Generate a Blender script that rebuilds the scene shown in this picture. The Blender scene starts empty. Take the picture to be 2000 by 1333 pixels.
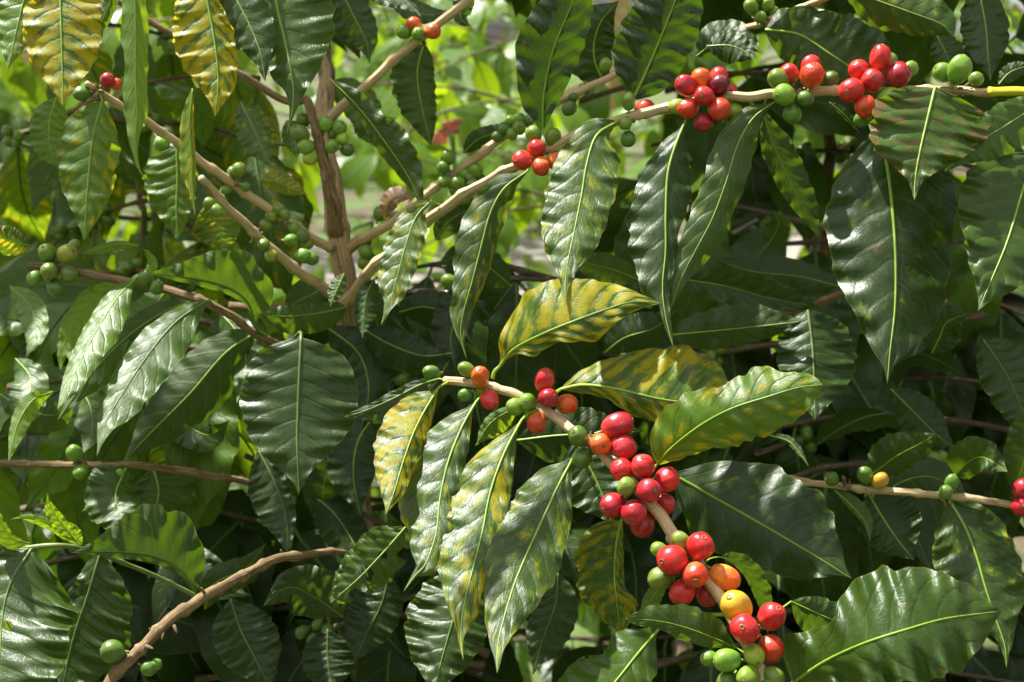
import bpy, math, random
import numpy as np
from mathutils import Vector, Matrix, noise
R = math.radians
sc = bpy.context.scene
col = sc.collection

# ---------------------------------------------------------------- camera
cam_d = bpy.data.cameras.new('camera')
cam = bpy.data.objects.new('camera', cam_d); col.objects.link(cam)
cam.location = (0, 0, 1.35)
cam.rotation_euler = (R(90 - 12), 0, 0)
cam_d.lens = 50; cam_d.sensor_width = 36
cam_d.clip_start = 0.02; cam_d.clip_end = 500
cam_d.dof.use_dof = True
cam_d.dof.focus_distance = 0.84
cam_d.dof.aperture_fstop = 11.5
cam_d.dof.aperture_blades = 7
sc.camera = cam
bpy.context.view_layer.update()
CM = Matrix.Translation((0, 0, 1.35)) @ Matrix.Rotation(R(78), 4, 'X')
CR = CM.to_3x3()
K = 0.72 / 2000.0
def P(x, y, d):
    return CM @ Vector(((x - 1000) * K * d, (666.5 - y) * K * d, -d))
CAMLOC = Vector((0, 0, 1.35))

# ---------------------------------------------------------------- sky and sun
SUN_EL, SUN_AZ = 63.0, -58.0        # azimuth measured from +Y (view direction), negative = to the left
w = bpy.data.worlds.new('World'); sc.world = w; w.use_nodes = True
nt = w.node_tree; nt.nodes.clear()
out = nt.nodes.new('ShaderNodeOutputWorld'); bg = nt.nodes.new('ShaderNodeBackground')
sky = nt.nodes.new('ShaderNodeTexSky'); sky.sky_type = 'NISHITA'; sky.sun_disc = False
sky.sun_elevation = R(SUN_EL); sky.sun_rotation = R(SUN_AZ)
sky.air_density = 1.0; sky.dust_density = 3.0; sky.ozone_density = 1.0
tcn = nt.nodes.new('ShaderNodeTexCoord')
nz = nt.nodes.new('ShaderNodeTexNoise'); nz.inputs['Scale'].default_value = 2.2; nz.inputs['Detail'].default_value = 5
rmp = nt.nodes.new('ShaderNodeValToRGB'); rmp.color_ramp.elements[0].position = .44; rmp.color_ramp.elements[1].position = .58
mxw = nt.nodes.new('ShaderNodeMix'); mxw.data_type = 'RGBA'
hs = nt.nodes.new('ShaderNodeHueSaturation'); hs.inputs['Saturation'].default_value = .22
nt.links.new(tcn.outputs['Generated'], nz.inputs['Vector'])
nt.links.new(nz.outputs[0], rmp.inputs[0]); nt.links.new(rmp.outputs[0], mxw.inputs[0])
nt.links.new(sky.outputs[0], hs.inputs['Color']); nt.links.new(hs.outputs[0], mxw.inputs[6])
mxw.inputs[7].default_value = (13, 13.1, 13.2, 1)
nt.links.new(mxw.outputs[2], bg.inputs['Color']); bg.inputs['Strength'].default_value = 0.05
nt.links.new(bg.outputs[0], out.inputs[0])
sl = bpy.data.lights.new('sun', 'SUN'); sl.energy = 5.0; sl.angle = R(1); sl.color = (1, .97, .91)
so = bpy.data.objects.new('sun', sl); col.objects.link(so)
sd = Vector((math.sin(R(SUN_AZ)) * math.cos(R(SUN_EL)), math.cos(R(SUN_AZ)) * math.cos(R(SUN_EL)), math.sin(R(SUN_EL))))
so.rotation_euler = (-sd).to_track_quat('-Z', 'Y').to_euler()
sc.view_settings.view_transform = 'Standard'; sc.view_settings.look = 'None'
sc.view_settings.exposure = 1.36; sc.view_settings.gamma = 1
sc.cycles.max_bounces = 6; sc.cycles.transparent_max_bounces = 8

# ---------------------------------------------------------------- materials
class G:
    """tiny helper for writing node graphs"""
    def __init__(s, name):
        s.m = bpy.data.materials.new(name); s.m.use_nodes = True; s.t = s.m.node_tree; s.t.nodes.clear()
    def n(s, typ, **k):
        nd = s.t.nodes.new(typ)
        for a, b in k.items(): setattr(nd, a, b)
        return nd
    def set(s, nd, key, v):
        if isinstance(v, bpy.types.NodeSocket): s.t.links.new(v, nd.inputs[key])
        elif v is not None: nd.inputs[key].default_value = v
    def math(s, op, a, b=None, c=None, clamp=False):
        nd = s.n('ShaderNodeMath', operation=op, use_clamp=clamp); s.set(nd, 0, a); s.set(nd, 1, b); s.set(nd, 2, c)
        return nd.outputs[0]
    def mix(s, f, a, b, mode='MIX'):
        nd = s.n('ShaderNodeMix', data_type='RGBA', blend_type=mode); s.set(nd, 0, f)
        s.set(nd, 6, a if isinstance(a, bpy.types.NodeSocket) else tuple(a) + (1,))
        s.set(nd, 7, b if isinstance(b, bpy.types.NodeSocket) else tuple(b) + (1,))
        return nd.outputs[2]
    def noise(s, vec, scale, detail=2, rough=.5, dim='3D', w=None, dist=0):
        nd = s.n('ShaderNodeTexNoise', noise_dimensions=dim)
        s.set(nd, 'Vector', vec); s.set(nd, 'Scale', scale); s.set(nd, 'Detail', detail); s.set(nd, 'Roughness', rough)
        s.set(nd, 'Distortion', dist)
        if w is not None: s.set(nd, 'W', w)
        return nd.outputs[0]
    def step(s, v, lo, hi):
        nd = s.n('ShaderNodeMapRange', interpolation_type='SMOOTHSTEP')
        s.set(nd, 0, v); s.set(nd, 1, lo); s.set(nd, 2, hi); return nd.outputs[0]
    def comb(s, x, y, z):
        nd = s.n('ShaderNodeCombineXYZ'); s.set(nd, 0, x); s.set(nd, 1, y); s.set(nd, 2, z); return nd.outputs[0]

def leaf_material(name, NV=9.0, holes=False, lite=False, dry=False):
    g = G(name)
    uv = g.n('ShaderNodeUVMap'); sep = g.n('ShaderNodeSeparateXYZ'); g.t.links.new(uv.outputs[0], sep.inputs[0])
    u, v = sep.outputs[0], sep.outputs[1]
    A = lambda p, q: g.math('ADD', p, q)
    S = lambda p, q: g.math('SUBTRACT', p, q)
    X = lambda p, q: g.math('MULTIPLY', p, q)
    vs = g.math('MULTIPLY_ADD', v, 2.0, -1.0); s = g.math('ABSOLUTE', vs); side = g.math('SIGN', vs)
    oi = g.n('ShaderNodeObjectInfo'); cs = g.n('ShaderNodeSeparateColor'); g.t.links.new(oi.outputs['Color'], cs.inputs[0])
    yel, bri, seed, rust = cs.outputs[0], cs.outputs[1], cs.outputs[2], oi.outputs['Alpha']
    w_ = X(seed, 37.0)
    kk = A(X(s, .115), X(g.math('POWER', s, 2.6), .075))
    uvc = g.comb(X(u, 3.0), vs, 0.0)
    warp = X(S(g.noise(uvc, 2.2, 2, dim='4D', w=w_), .5), .07)
    t = X(A(S(u, kk), A(warp, X(side, .015))), NV)
    fr = g.math('FRACT', t)
    dist = g.math('ABSOLUTE', S(fr, .5))
    vein = X(S(1.0, g.step(dist, .012, .05)), S(1.0, g.step(s, .70, .98)))
    softv = S(1.0, g.step(dist, .03, .34))
    mid = S(1.0, g.step(s, .015, .04))
    edge = g.step(s, .965, .995)
    obc = g.comb(X(u, 6.0), X(vs, 2.0), 0.0)
    n1 = g.noise(obc, 1.1, 4, .6, dim='4D', w=w_)
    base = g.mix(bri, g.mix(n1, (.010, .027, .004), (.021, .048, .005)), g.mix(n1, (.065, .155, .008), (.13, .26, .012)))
    ny = g.noise(g.comb(X(t, 3.0), X(vs, 3.0), 0.0), 2.6, 5 if not lite else 2, .75, dim='4D', w=w_)
    # yellowing: patches of the leaf, between the veins, with ragged edges
    nl = g.noise(g.comb(X(u, 3.4), X(vs, 1.5), 0.0), 1.5, 3, .55, dim='4D', w=A(w_, 3.0))
    n2 = g.noise(g.comb(X(t, .9), X(vs, 1.2), 0.0), 1.8, 3, .6, dim='4D', w=A(w_, 5.0))
    pot = A(A(X(S(nl, .5), .95), X(S(n2, .5), .55)), X(S(ny, .5), .55))
    pot = A(pot, X(S(yel, .5), .46))
    pot = S(pot, X(softv, A(X(yel, .13), .05)))
    pot = S(pot, X(S(1.0, g.step(s, .02, .16)), .10))
    pot = A(pot, X(g.step(s, .6, 1.0), .035))
    half = X(g.step(pot, -.09, .08), g.step(yel, .0, .15)); full = X(g.step(pot, .0, .19), g.step(yel, .0, .25))
    base = g.mix(X(half, .9), base, (.12, .20, .010))
    base = g.mix(X(full, .92), base, g.mix(g.step(ny, .35, .65), (.24, .30, .004), (.46, .32, .005)))
    n3 = g.noise(g.comb(X(t, .6), X(vs, 1.6), 0.0), 2.4, 5, .7, dim='4D', w=A(w_, 11.0))
    rs = g.step(A(A(n3, X(rust, .17)), X(g.step(s, .7, 1.0), X(rust, .16))), .62, .76)
    base = g.mix(X(rs, .7), base, (.20, .075, .03))
    if not lite:
        vor = g.n('ShaderNodeTexVoronoi', voronoi_dimensions='4D'); g.set(vor, 'Vector', obc); g.set(vor, 'Scale', 2.2); g.set(vor, 'W', w_)
        sepc = g.n('ShaderNodeSeparateColor'); g.t.links.new(vor.outputs['Color'], sepc.inputs[0])
        dd = A(vor.outputs['Distance'], X(S(ny, .5), .14))
        pick = g.math('GREATER_THAN', sepc.outputs[0], .72)
        base = g.mix(X(X(S(1.0, g.step(dd, .07, .13)), pick), .6), base, (.20, .20, .03))
        base = g.mix(X(X(g.math('LESS_THAN', dd, .065), pick), .9), base, (.15, .075, .035))
        vor2 = g.n('ShaderNodeTexVoronoi', voronoi_dimensions='4D'); g.set(vor2, 'Vector', obc); g.set(vor2, 'Scale', 6.5); g.set(vor2, 'W', w_)
        sp2 = g.n('ShaderNodeSeparateColor'); g.t.links.new(vor2.outputs['Color'], sp2.inputs[0])
        fleck = X(g.math('LESS_THAN', A(vor2.outputs['Distance'], X(S(ny, .5), .1)), .065), g.math('GREATER_THAN', sp2.outputs[0], .80))
        base = g.mix(X(fleck, .75), base, (.55, .55, .47))
        dots = X(g.math('LESS_THAN', vor2.outputs['Distance'], .045), g.math('LESS_THAN', sp2.outputs[1], .2))
        base = g.mix(X(dots, .7), base, (.05, .03, .015))
    base = g.mix(X(vein, .30), base, (.13, .22, .03))
    base = g.mix(X(mid, .6), base, (.14, .25, .02))
    base = g.mix(X(edge, .5), base, (.17, .20, .015))
    if dry: base = g.mix(.95, base, g.mix(g.step(n1, .4, .6), (.26, .14, .07), (.42, .26, .14)))
    nd_ = g.noise(obc, 4.0, 5 if not lite else 2, .68, dim='4D', w=w_)
    base = g.mix(X(g.step(nd_, .45, .72), .09 if not lite else .04), base, (.30, .31, .26))
    geo = g.n('ShaderNodeNewGeometry')
    under = g.mix(X(vein, .5), g.mix(.35, base, (.085, .15, .02)), (.17, .25, .05))
    colr = g.mix(geo.outputs['Backfacing'], base, under)
    bs = g.n('ShaderNodeBsdfPrincipled'); g.set(bs, 'Base Color', colr)
    hgt = A(X(g.step(dist, .0, .16), .5), X(ny, .35))
    if not lite:
        fine = g.n('ShaderNodeTexVoronoi', feature='DISTANCE_TO_EDGE'); g.set(fine, 'Vector', g.comb(X(t, 2.6), X(vs, 9.0), w_)); g.set(fine, 'Scale', 1.6)
        hgt = A(hgt, X(g.step(fine.outputs['Distance'], 0.0, .12), .13))
        hgt = A(hgt, X(g.noise(uvc, 14.0, 3, .65, dim='4D', w=w_), .32))
    bump = g.n('ShaderNodeBump'); g.set(bump, 'Height', hgt); g.set(bump, 'Strength', .42); g.set(bump, 'Distance', .0009); g.set(bs, 'Normal', bump.outputs[0])
    rgh = A(A(X(nd_, .40), .17), X(geo.outputs['Backfacing'], .25))
    if not lite: rgh = A(rgh, X(g.step(g.noise(uvc, 20.0, 3, .6, dim='4D', w=w_), .5, .7), .12))
    rgh = A(rgh, X(full, .14))
    g.set(bs, 'Roughness', rgh); g.set(bs, 'Specular IOR Level', X(S(1.0, X(full, .5)), .58 if not lite else .40))
    tr = g.n('ShaderNodeBsdfTranslucent')
    tcol = g.mix(X(full, .9), g.mix(X(bri, A(X(bri, .7), .25)), (.06, .13, .004), (.46, .66, .012)), (.85, .60, .02))
    tcol = g.mix(X(softv, .5), tcol, X_dark(g, tcol))
    if dry: tcol = g.mix(1.0, tcol, (.3, .12, .05))
    g.set(tr, 'Color', tcol); g.set(tr, 'Normal', bump.outputs[0])
    ms = g.n('ShaderNodeMixShader'); g.set(ms, 0, .42)
    g.t.links.new(bs.outputs[0], ms.inputs[1]); g.t.links.new(tr.outputs[0], ms.inputs[2])
    o = g.n('ShaderNodeOutputMaterial'); last = ms.outputs[0]
    if holes:
        hv = g.n('ShaderNodeTexVoronoi', voronoi_dimensions='4D'); g.set(hv, 'Vector', g.comb(X(u, 4.0), A(X(vs, 1.7), warp), 0.0)); g.set(hv, 'Scale', 1.5); g.set(hv, 'W', w_)
        hc = g.n('ShaderNodeSeparateColor'); g.t.links.new(hv.outputs['Color'], hc.inputs[0])
        att = g.n('ShaderNodeAttribute', attribute_type='OBJECT', attribute_name='holes')
        hole = X(g.math('LESS_THAN', A(hv.outputs['Distance'], X(ny, .16)), .22), g.math('LESS_THAN', hc.outputs[1], att.outputs['Fac']))
        tp = g.n('ShaderNodeBsdfTransparent'); mh = g.n('ShaderNodeMixShader'); g.set(mh, 0, hole)
        g.t.links.new(last, mh.inputs[1]); g.t.links.new(tp.outputs[0], mh.inputs[2]); last = mh.outputs[0]
    g.t.links.new(last, o.inputs[0])
    return g.m
def X_dark(g, c): return g.mix(.55, c, (.04, .08, .008))

def simple(name, c1, c2, scale, rough=.5, bump=.3, bdist=.001, stretch=None, spec=.5, coat=0, detail=4):
    g = G(name)
    tc = g.n('ShaderNodeTexCoord')
    vec = tc.outputs['Object']
    if stretch == 'uv':
        mp = g.n('ShaderNodeMapping'); g.t.links.new(tc.outputs['UV'], mp.inputs[0]); mp.inputs['Scale'].default_value = (14, 3.0, 1); vec = mp.outputs[0]
    n = g.noise(vec, scale, detail, .6)
    n2 = g.noise(tc.outputs['Object'], scale * .23, 3, .6)
    f = g.step(g.math('ADD', g.math('MULTIPLY', n, .6), g.math('MULTIPLY', n2, .4)), .36, .62)
    bs = g.n('ShaderNodeBsdfPrincipled'); g.set(bs, 'Base Color', g.mix(f, c1, c2)); g.set(bs, 'Roughness', rough)
    g.set(bs, 'Specular IOR Level', spec); g.set(bs, 'Coat Weight', coat)
    b = g.n('ShaderNodeBump'); g.set(b, 'Height', n); g.set(b, 'Strength', bump); g.set(b, 'Distance', bdist); g.t.links.new(b.outputs[0], bs.inputs['Normal'])
    o = g.n('ShaderNodeOutputMaterial'); g.t.links.new(bs.outputs[0], o.inputs[0])
    return g.m

def bark_material(name, c1, c2, c3, rough=.75, fine=1.0):
    """c1 streak, c2 body, c3 darker weathered patches; UV.x = round the stem, UV.y = metres along it"""
    g = G(name)
    uv = g.n('ShaderNodeUVMap'); sep = g.n('ShaderNodeSeparateXYZ'); g.t.links.new(uv.outputs[0], sep.inputs[0])
    oi = g.n('ShaderNodeObjectInfo')
    ang = g.math('MULTIPLY', sep.outputs[0], 6.2832)
    ca, sa = g.math('COSINE', ang), g.math('SINE', ang)
    vec = g.comb(g.math('MULTIPLY', ca, 2.0 * fine), g.math('MULTIPLY', sa, 2.0 * fine), g.math('MULTIPLY', sep.outputs[1], 26.0))
    n = g.noise(vec, 1.9, 5, .68, dim='4D', w=g.math('MULTIPLY', oi.outputs['Random'], 20.0))
    vec2 = g.comb(ca, sa, g.math('MULTIPLY', sep.outputs[1], 45.0))
    n2 = g.noise(vec2, .9, 3, .6)
    base = g.mix(g.step(n, .38, .58), c1, c2)
    base = g.mix(g.math('MULTIPLY', g.step(n2, .50, .68), .75), base, c3)
    vec3 = g.comb(g.math('MULTIPLY', ca, 1.2), g.math('MULTIPLY', sa, 1.2), g.math('MULTIPLY', sep.outputs[1], 420.0))
    n3 = g.noise(vec3, 1.0, 3, .6)
    base = g.mix(g.math('MULTIPLY', g.step(n3, .6, .72), .35), base, c3)
    n4 = g.noise(g.comb(g.math('MULTIPLY', ca, 1.5), g.math('MULTIPLY', sa, 1.5), g.math('MULTIPLY', sep.outputs[1], 110.0)), 1.3, 5, .7, dim='4D', w=g.math('MULTIPLY', oi.outputs['Random'], 31.0))
    base = g.mix(g.math('MULTIPLY', g.step(n4, .57, .64), .55), base, (.42, .41, .33))
    base = g.mix(g.math('MULTIPLY', g.math('SUBTRACT', 1.0, g.step(n4, .34, .42)), .6), base, c3)
    bs = g.n('ShaderNodeBsdfPrincipled'); g.set(bs, 'Base Color', base); g.set(bs, 'Roughness', rough)
    b = g.n('ShaderNodeBump'); g.set(b, 'Height', g.math('ADD', n, g.math('MULTIPLY', n3, .25))); g.set(b, 'Strength', .9); g.set(b, 'Distance', .0016 if fine > 1.2 else .0009)
    g.t.links.new(b.outputs[0], bs.inputs['Normal'])
    o = g.n('ShaderNodeOutputMaterial'); g.t.links.new(bs.outputs[0], o.inputs[0])
    return g.m

def cherry_material():
    g = G('cherry_skin')
    oi = g.n('ShaderNodeObjectInfo'); tc = g.n('ShaderNodeTexCoord')
    sep = g.n('ShaderNodeSeparateXYZ'); g.t.links.new(tc.outputs['Object'], sep.inputs[0])
    z = sep.outputs[2]
    rw = g.math('MULTIPLY', oi.outputs['Random'], 50.0)
    n = g.noise(tc.outputs['Object'], .9, 3, .55, dim='4D', w=rw)
    hsv = g.n('ShaderNodeHueSaturation'); g.set(hsv, 'Color', oi.outputs['Color']); g.set(hsv, 'Hue', .535); g.set(hsv, 'Value', 1.35); g.set(hsv, 'Saturation', .95)
    hs2 = g.n('ShaderNodeHueSaturation'); g.set(hs2, 'Color', oi.outputs['Color']); g.set(hs2, 'Hue', .488); g.set(hs2, 'Value', .72); g.set(hs2, 'Saturation', 1.05)
    f1 = g.step(g.math('SUBTRACT', g.math('MULTIPLY', z, -.22), g.math('MULTIPLY', n, -1.0)), .42, .78)
    c = g.mix(g.math('MULTIPLY', f1, oi.outputs['Alpha']), oi.outputs['Color'], hsv.outputs[0])
    n2 = g.noise(tc.outputs['Object'], 1.7, 4, .6, dim='4D', w=g.math('ADD', rw, 9.0))
    c = g.mix(g.math('MULTIPLY', g.step(n2, .5, .75), .6), c, hs2.outputs[0])
    vor = g.n('ShaderNodeTexVoronoi', voronoi_dimensions='4D'); g.set(vor, 'Vector', tc.outputs['Object']); g.set(vor, 'Scale', 5.5); g.set(vor, 'W', rw)
    c = g.mix(g.math('MULTIPLY', g.step(g.noise(tc.outputs['Object'], 1.3, 5, .7, dim='4D', w=g.math('ADD', rw, 4.0)), .48, .7), .12), c, (.55, .42, .38))
    fl = g.math('LESS_THAN', vor.outputs['Distance'], .13)
    c = g.mix(g.math('MULTIPLY', fl, .22), c, (.75, .55, .35))
    # fine meridian streaks and scuffs
    ang = g.math('ARCTAN2', sep.outputs[1], sep.outputs[0])
    st = g.noise(g.comb(g.math('MULTIPLY', g.math('COSINE', ang), 3.0), g.math('MULTIPLY', g.math('SINE', ang), 3.0), g.math('MULTIPLY', z, .5)), 2.5, 3, .6, dim='4D', w=rw)
    c = g.mix(g.math('MULTIPLY', g.step(st, .5, .8), .22), c, hsv.outputs[0])
    bs = g.n('ShaderNodeBsdfPrincipled'); g.set(bs, 'Base Color', c)
    g.set(bs, 'Roughness', g.math('ADD', g.math('MULTIPLY', n2, .22), .20)); g.set(bs, 'Specular IOR Level', .5)
    b = g.n('ShaderNodeBump'); g.set(b, 'Height', g.noise(tc.outputs['Object'], 2.2, 5, .62, dim='4D', w=rw)); g.set(b, 'Strength', .25); g.set(b, 'Distance', .0018)
    g.t.links.new(b.outputs[0], bs.inputs['Normal'])
    o = g.n('ShaderNodeOutputMaterial'); g.t.links.new(bs.outputs[0], o.inputs[0])
    return g.m

M_LEAF = leaf_material('coffee_leaf'); M_LEAFH = leaf_material('holed_coffee_leaf', holes=True); M_LEAFL = leaf_material('distant_coffee_leaf', lite=True); M_LEAFM = leaf_material('bush_coffee_leaf', lite=True); M_DRY = leaf_material('dry_leaf', dry=True)  # lite variants: simpler leaf without fine spots, for bushes and leaf masses
M_RIB = simple('leaf_midrib', (.17, .30, .02), (.24, .38, .03), 160, .45, .2)
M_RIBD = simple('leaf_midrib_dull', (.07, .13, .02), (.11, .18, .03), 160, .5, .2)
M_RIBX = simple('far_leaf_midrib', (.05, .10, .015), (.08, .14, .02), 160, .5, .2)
M_SCAR = simple('cherry_scar', (.10, .05, .02), (.38, .24, .09), 1.6, .8, .6, .002)
M_STALK = simple('fruit_stalk', (.16, .20, .04), (.30, .26, .10), 3, .6, .3)
M_CHERRY = cherry_material()
M_REM = simple('dry_remains', (.10, .06, .03), (.30, .22, .10), 300, .9, .5)
M_TWIG = bark_material('twig_bark', (.64, .50, .29), (.50, .35, .17), (.25, .15, .065), .6)
M_BROWN = bark_material('brown_bark', (.27, .18, .075), (.15, .09, .035), (.07, .038, .015), .8)
M_TRUNK = bark_material('trunk_bark', (.60, .42, .22), (.36, .235, .11), (.08, .045, .02), .85, 2.6)
M_SHOOT = simple('young_shoot', (.72, .60, .02), (.55, .52, .03), 60, .4, .1)
M_GREENSTEM = simple('green_stem', (.10, .16, .03), (.16, .20, .04), 60, .5, .2)
M_DARKSTEM = bark_material('dark_bark', (.12, .085, .045), (.085, .055, .028), (.05, .03, .018), .8)  # dark brown bark for most bush stems
M_PALE = bark_material('pale_bark', (.46, .38, .29), (.36, .28, .20), (.2, .14, .1), .8)

# ---------------------------------------------------------------- object helpers
WO = {}                                    # world origin of each object
def name_it(o, label=None, cat=None, group=None, kind=None):
    if label: o['label'] = label
    if cat: o['category'] = cat
    if group: o['group'] = group
    if kind: o['kind'] = kind
    return o
def thing(name, loc, label, cat, group=None):
    o = bpy.data.objects.new(name, None); col.objects.link(o); o.empty_display_size = .05
    o.location = loc; WO[o.name] = Vector(loc)
    return name_it(o, label, cat, group)
def put(name, me, origin, parent=None):
    o = bpy.data.objects.new(name, me); col.objects.link(o)
    o.location = origin
    if parent is not None:
        o.parent = parent; o.location = Vector(origin) - WO[parent.name]
    WO[o.name] = Vector(origin)
    return o
def mesh(name, verts, faces, uvs=None, mats=(), mi=None):
    me = bpy.data.meshes.new(name); me.from_pydata(verts, [], faces)
    for m in mats: me.materials.append(m)
    if uvs is not None:
        ul = me.uv_layers.new(name='UVMap')
        li = np.empty(len(me.loops), dtype=np.int32); me.loops.foreach_get('vertex_index', li)
        ul.data.foreach_set('uv', np.asarray(uvs, dtype=np.float32)[li].ravel())
    me.polygons.foreach_set('use_smooth', [True] * len(me.polygons))
    if mi is not None: me.polygons.foreach_set('material_index', mi)
    me.update()
    return me

def crom(pts, n):
    """n+1 points evenly spaced along a Catmull-Rom curve through pts (any dimension)"""
    p = np.array(pts, dtype=float)
    if len(p) == 2: q = p[0] + (p[1] - p[0]) * np.linspace(0, 1, 64)[:, None]
    else:
        e = np.vstack([2 * p[0] - p[1], p, 2 * p[-1] - p[-2]]); q = []
        for i in range(1, len(e) - 2):
            for t in np.linspace(0, 1, 24, endpoint=(i == len(e) - 3)):
                a, b, c, d = e[i - 1], e[i], e[i + 1], e[i + 2]
                q.append(.5 * (2 * b + (c - a) * t + (2 * a - 5 * b + 4 * c - d) * t * t + (3 * b - a - 3 * c + d) * t ** 3))
        q = np.array(q)
    s = np.concatenate([[0], np.cumsum(np.linalg.norm(np.diff(q[:, :2] if q.shape[1] == 3 and False else q, axis=0), axis=1))])
    s /= s[-1]; u = np.linspace(0, 1, n + 1)
    return np.stack([np.interp(u, s, q[:, k]) for k in range(q.shape[1])], 1)

def mono(xs, ys, x):
    xs = np.array(xs, float); ys = np.array(ys, float)
    h = np.diff(xs); dl = np.diff(ys) / h; m = np.zeros(len(xs)); m[0], m[-1] = dl[0], dl[-1]
    for i in range(1, len(xs) - 1):
        m[i] = 0 if dl[i - 1] * dl[i] <= 0 else 2 * dl[i - 1] * dl[i] / (dl[i - 1] + dl[i])
    m[0] *= 1.5
    i = np.clip(np.searchsorted(xs, x, side='right') - 1, 0, len(h) - 1)
    t = (x - xs[i]) / h[i]
    return ys[i] * (1 + 2 * t) * (1 - t) ** 2 + h[i] * m[i] * t * (1 - t) ** 2 + ys[i + 1] * t * t * (3 - 2 * t) + h[i] * m[i + 1] * t * t * (t - 1)

PROF = ([0, .04, .12, .25, .42, .58, .73, .85, .92, 1], [0, .22, .56, .87, 1, .94, .68, .33, .13, 0])
def widths(a, u):
    if isinstance(a, (int, float)): return mono(PROF[0], np.array(PROF[1]) * a, u)
    return np.maximum(mono([0] + list(a[0::2]) + [1], [0] + list(a[1::2]) + [0], u), 0)

def tube_np(path, rad, k=8, closed=True, lump=0, seed=0):
    """path (n,3), rad (n,) -> verts, faces, uvs"""
    path = np.array(path); n = len(path)
    T = np.gradient(path, axis=0); T /= np.linalg.norm(T, axis=1)[:, None] + 1e-9
    up = np.array([0, 0, 1.0]) if abs(T[0][2]) < .9 else np.array([0, 1.0, 0])
    X = np.cross(T[0], up); X /= np.linalg.norm(X); verts = []; uvs = []
    L = np.concatenate([[0], np.cumsum(np.linalg.norm(np.diff(path, axis=0), axis=1))])
    rr = np.random.RandomState(seed); ph = rr.rand(4) * 6.28
    for i in range(n):
        X = X - T[i] * np.dot(X, T[i]); X /= np.linalg.norm(X) + 1e-9; Y = np.cross(T[i], X)
        for j in range(k + 1):
            a = 2 * math.pi * j / k
            q = rad[i]
            if lump: q *= 1 + lump * (.5 * math.sin(3 * a + ph[0] + L[i] * 30) + .35 * math.sin(7 * a + ph[1] + 3 * math.sin(L[i] * 22 + ph[2])) + .3 * math.sin(L[i] * 140 + ph[3]) * math.sin(2 * a + L[i] * 60))
            verts.append(path[i] + q * (math.cos(a) * X + math.sin(a) * Y)); uvs.append((j / k, L[i]))
    f = [(i * (k + 1) + j, i * (k + 1) + j + 1, (i + 1) * (k + 1) + j + 1, (i + 1) * (k + 1) + j) for i in range(n - 1) for j in range(k)]
    if closed:
        for i, rev in ((0, True), (n - 1, False)):
            c = len(verts); verts.append(path[i] + (T[i] * rad[i] * .25 * (-1 if rev else 1))); uvs.append((0.5, L[i]))
            for j in range(k):
                a_, b_ = i * (k + 1) + j, i * (k + 1) + j + 1
                f.append((c, b_, a_) if rev else (c, a_, b_))
    return verts, f, uvs

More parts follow.
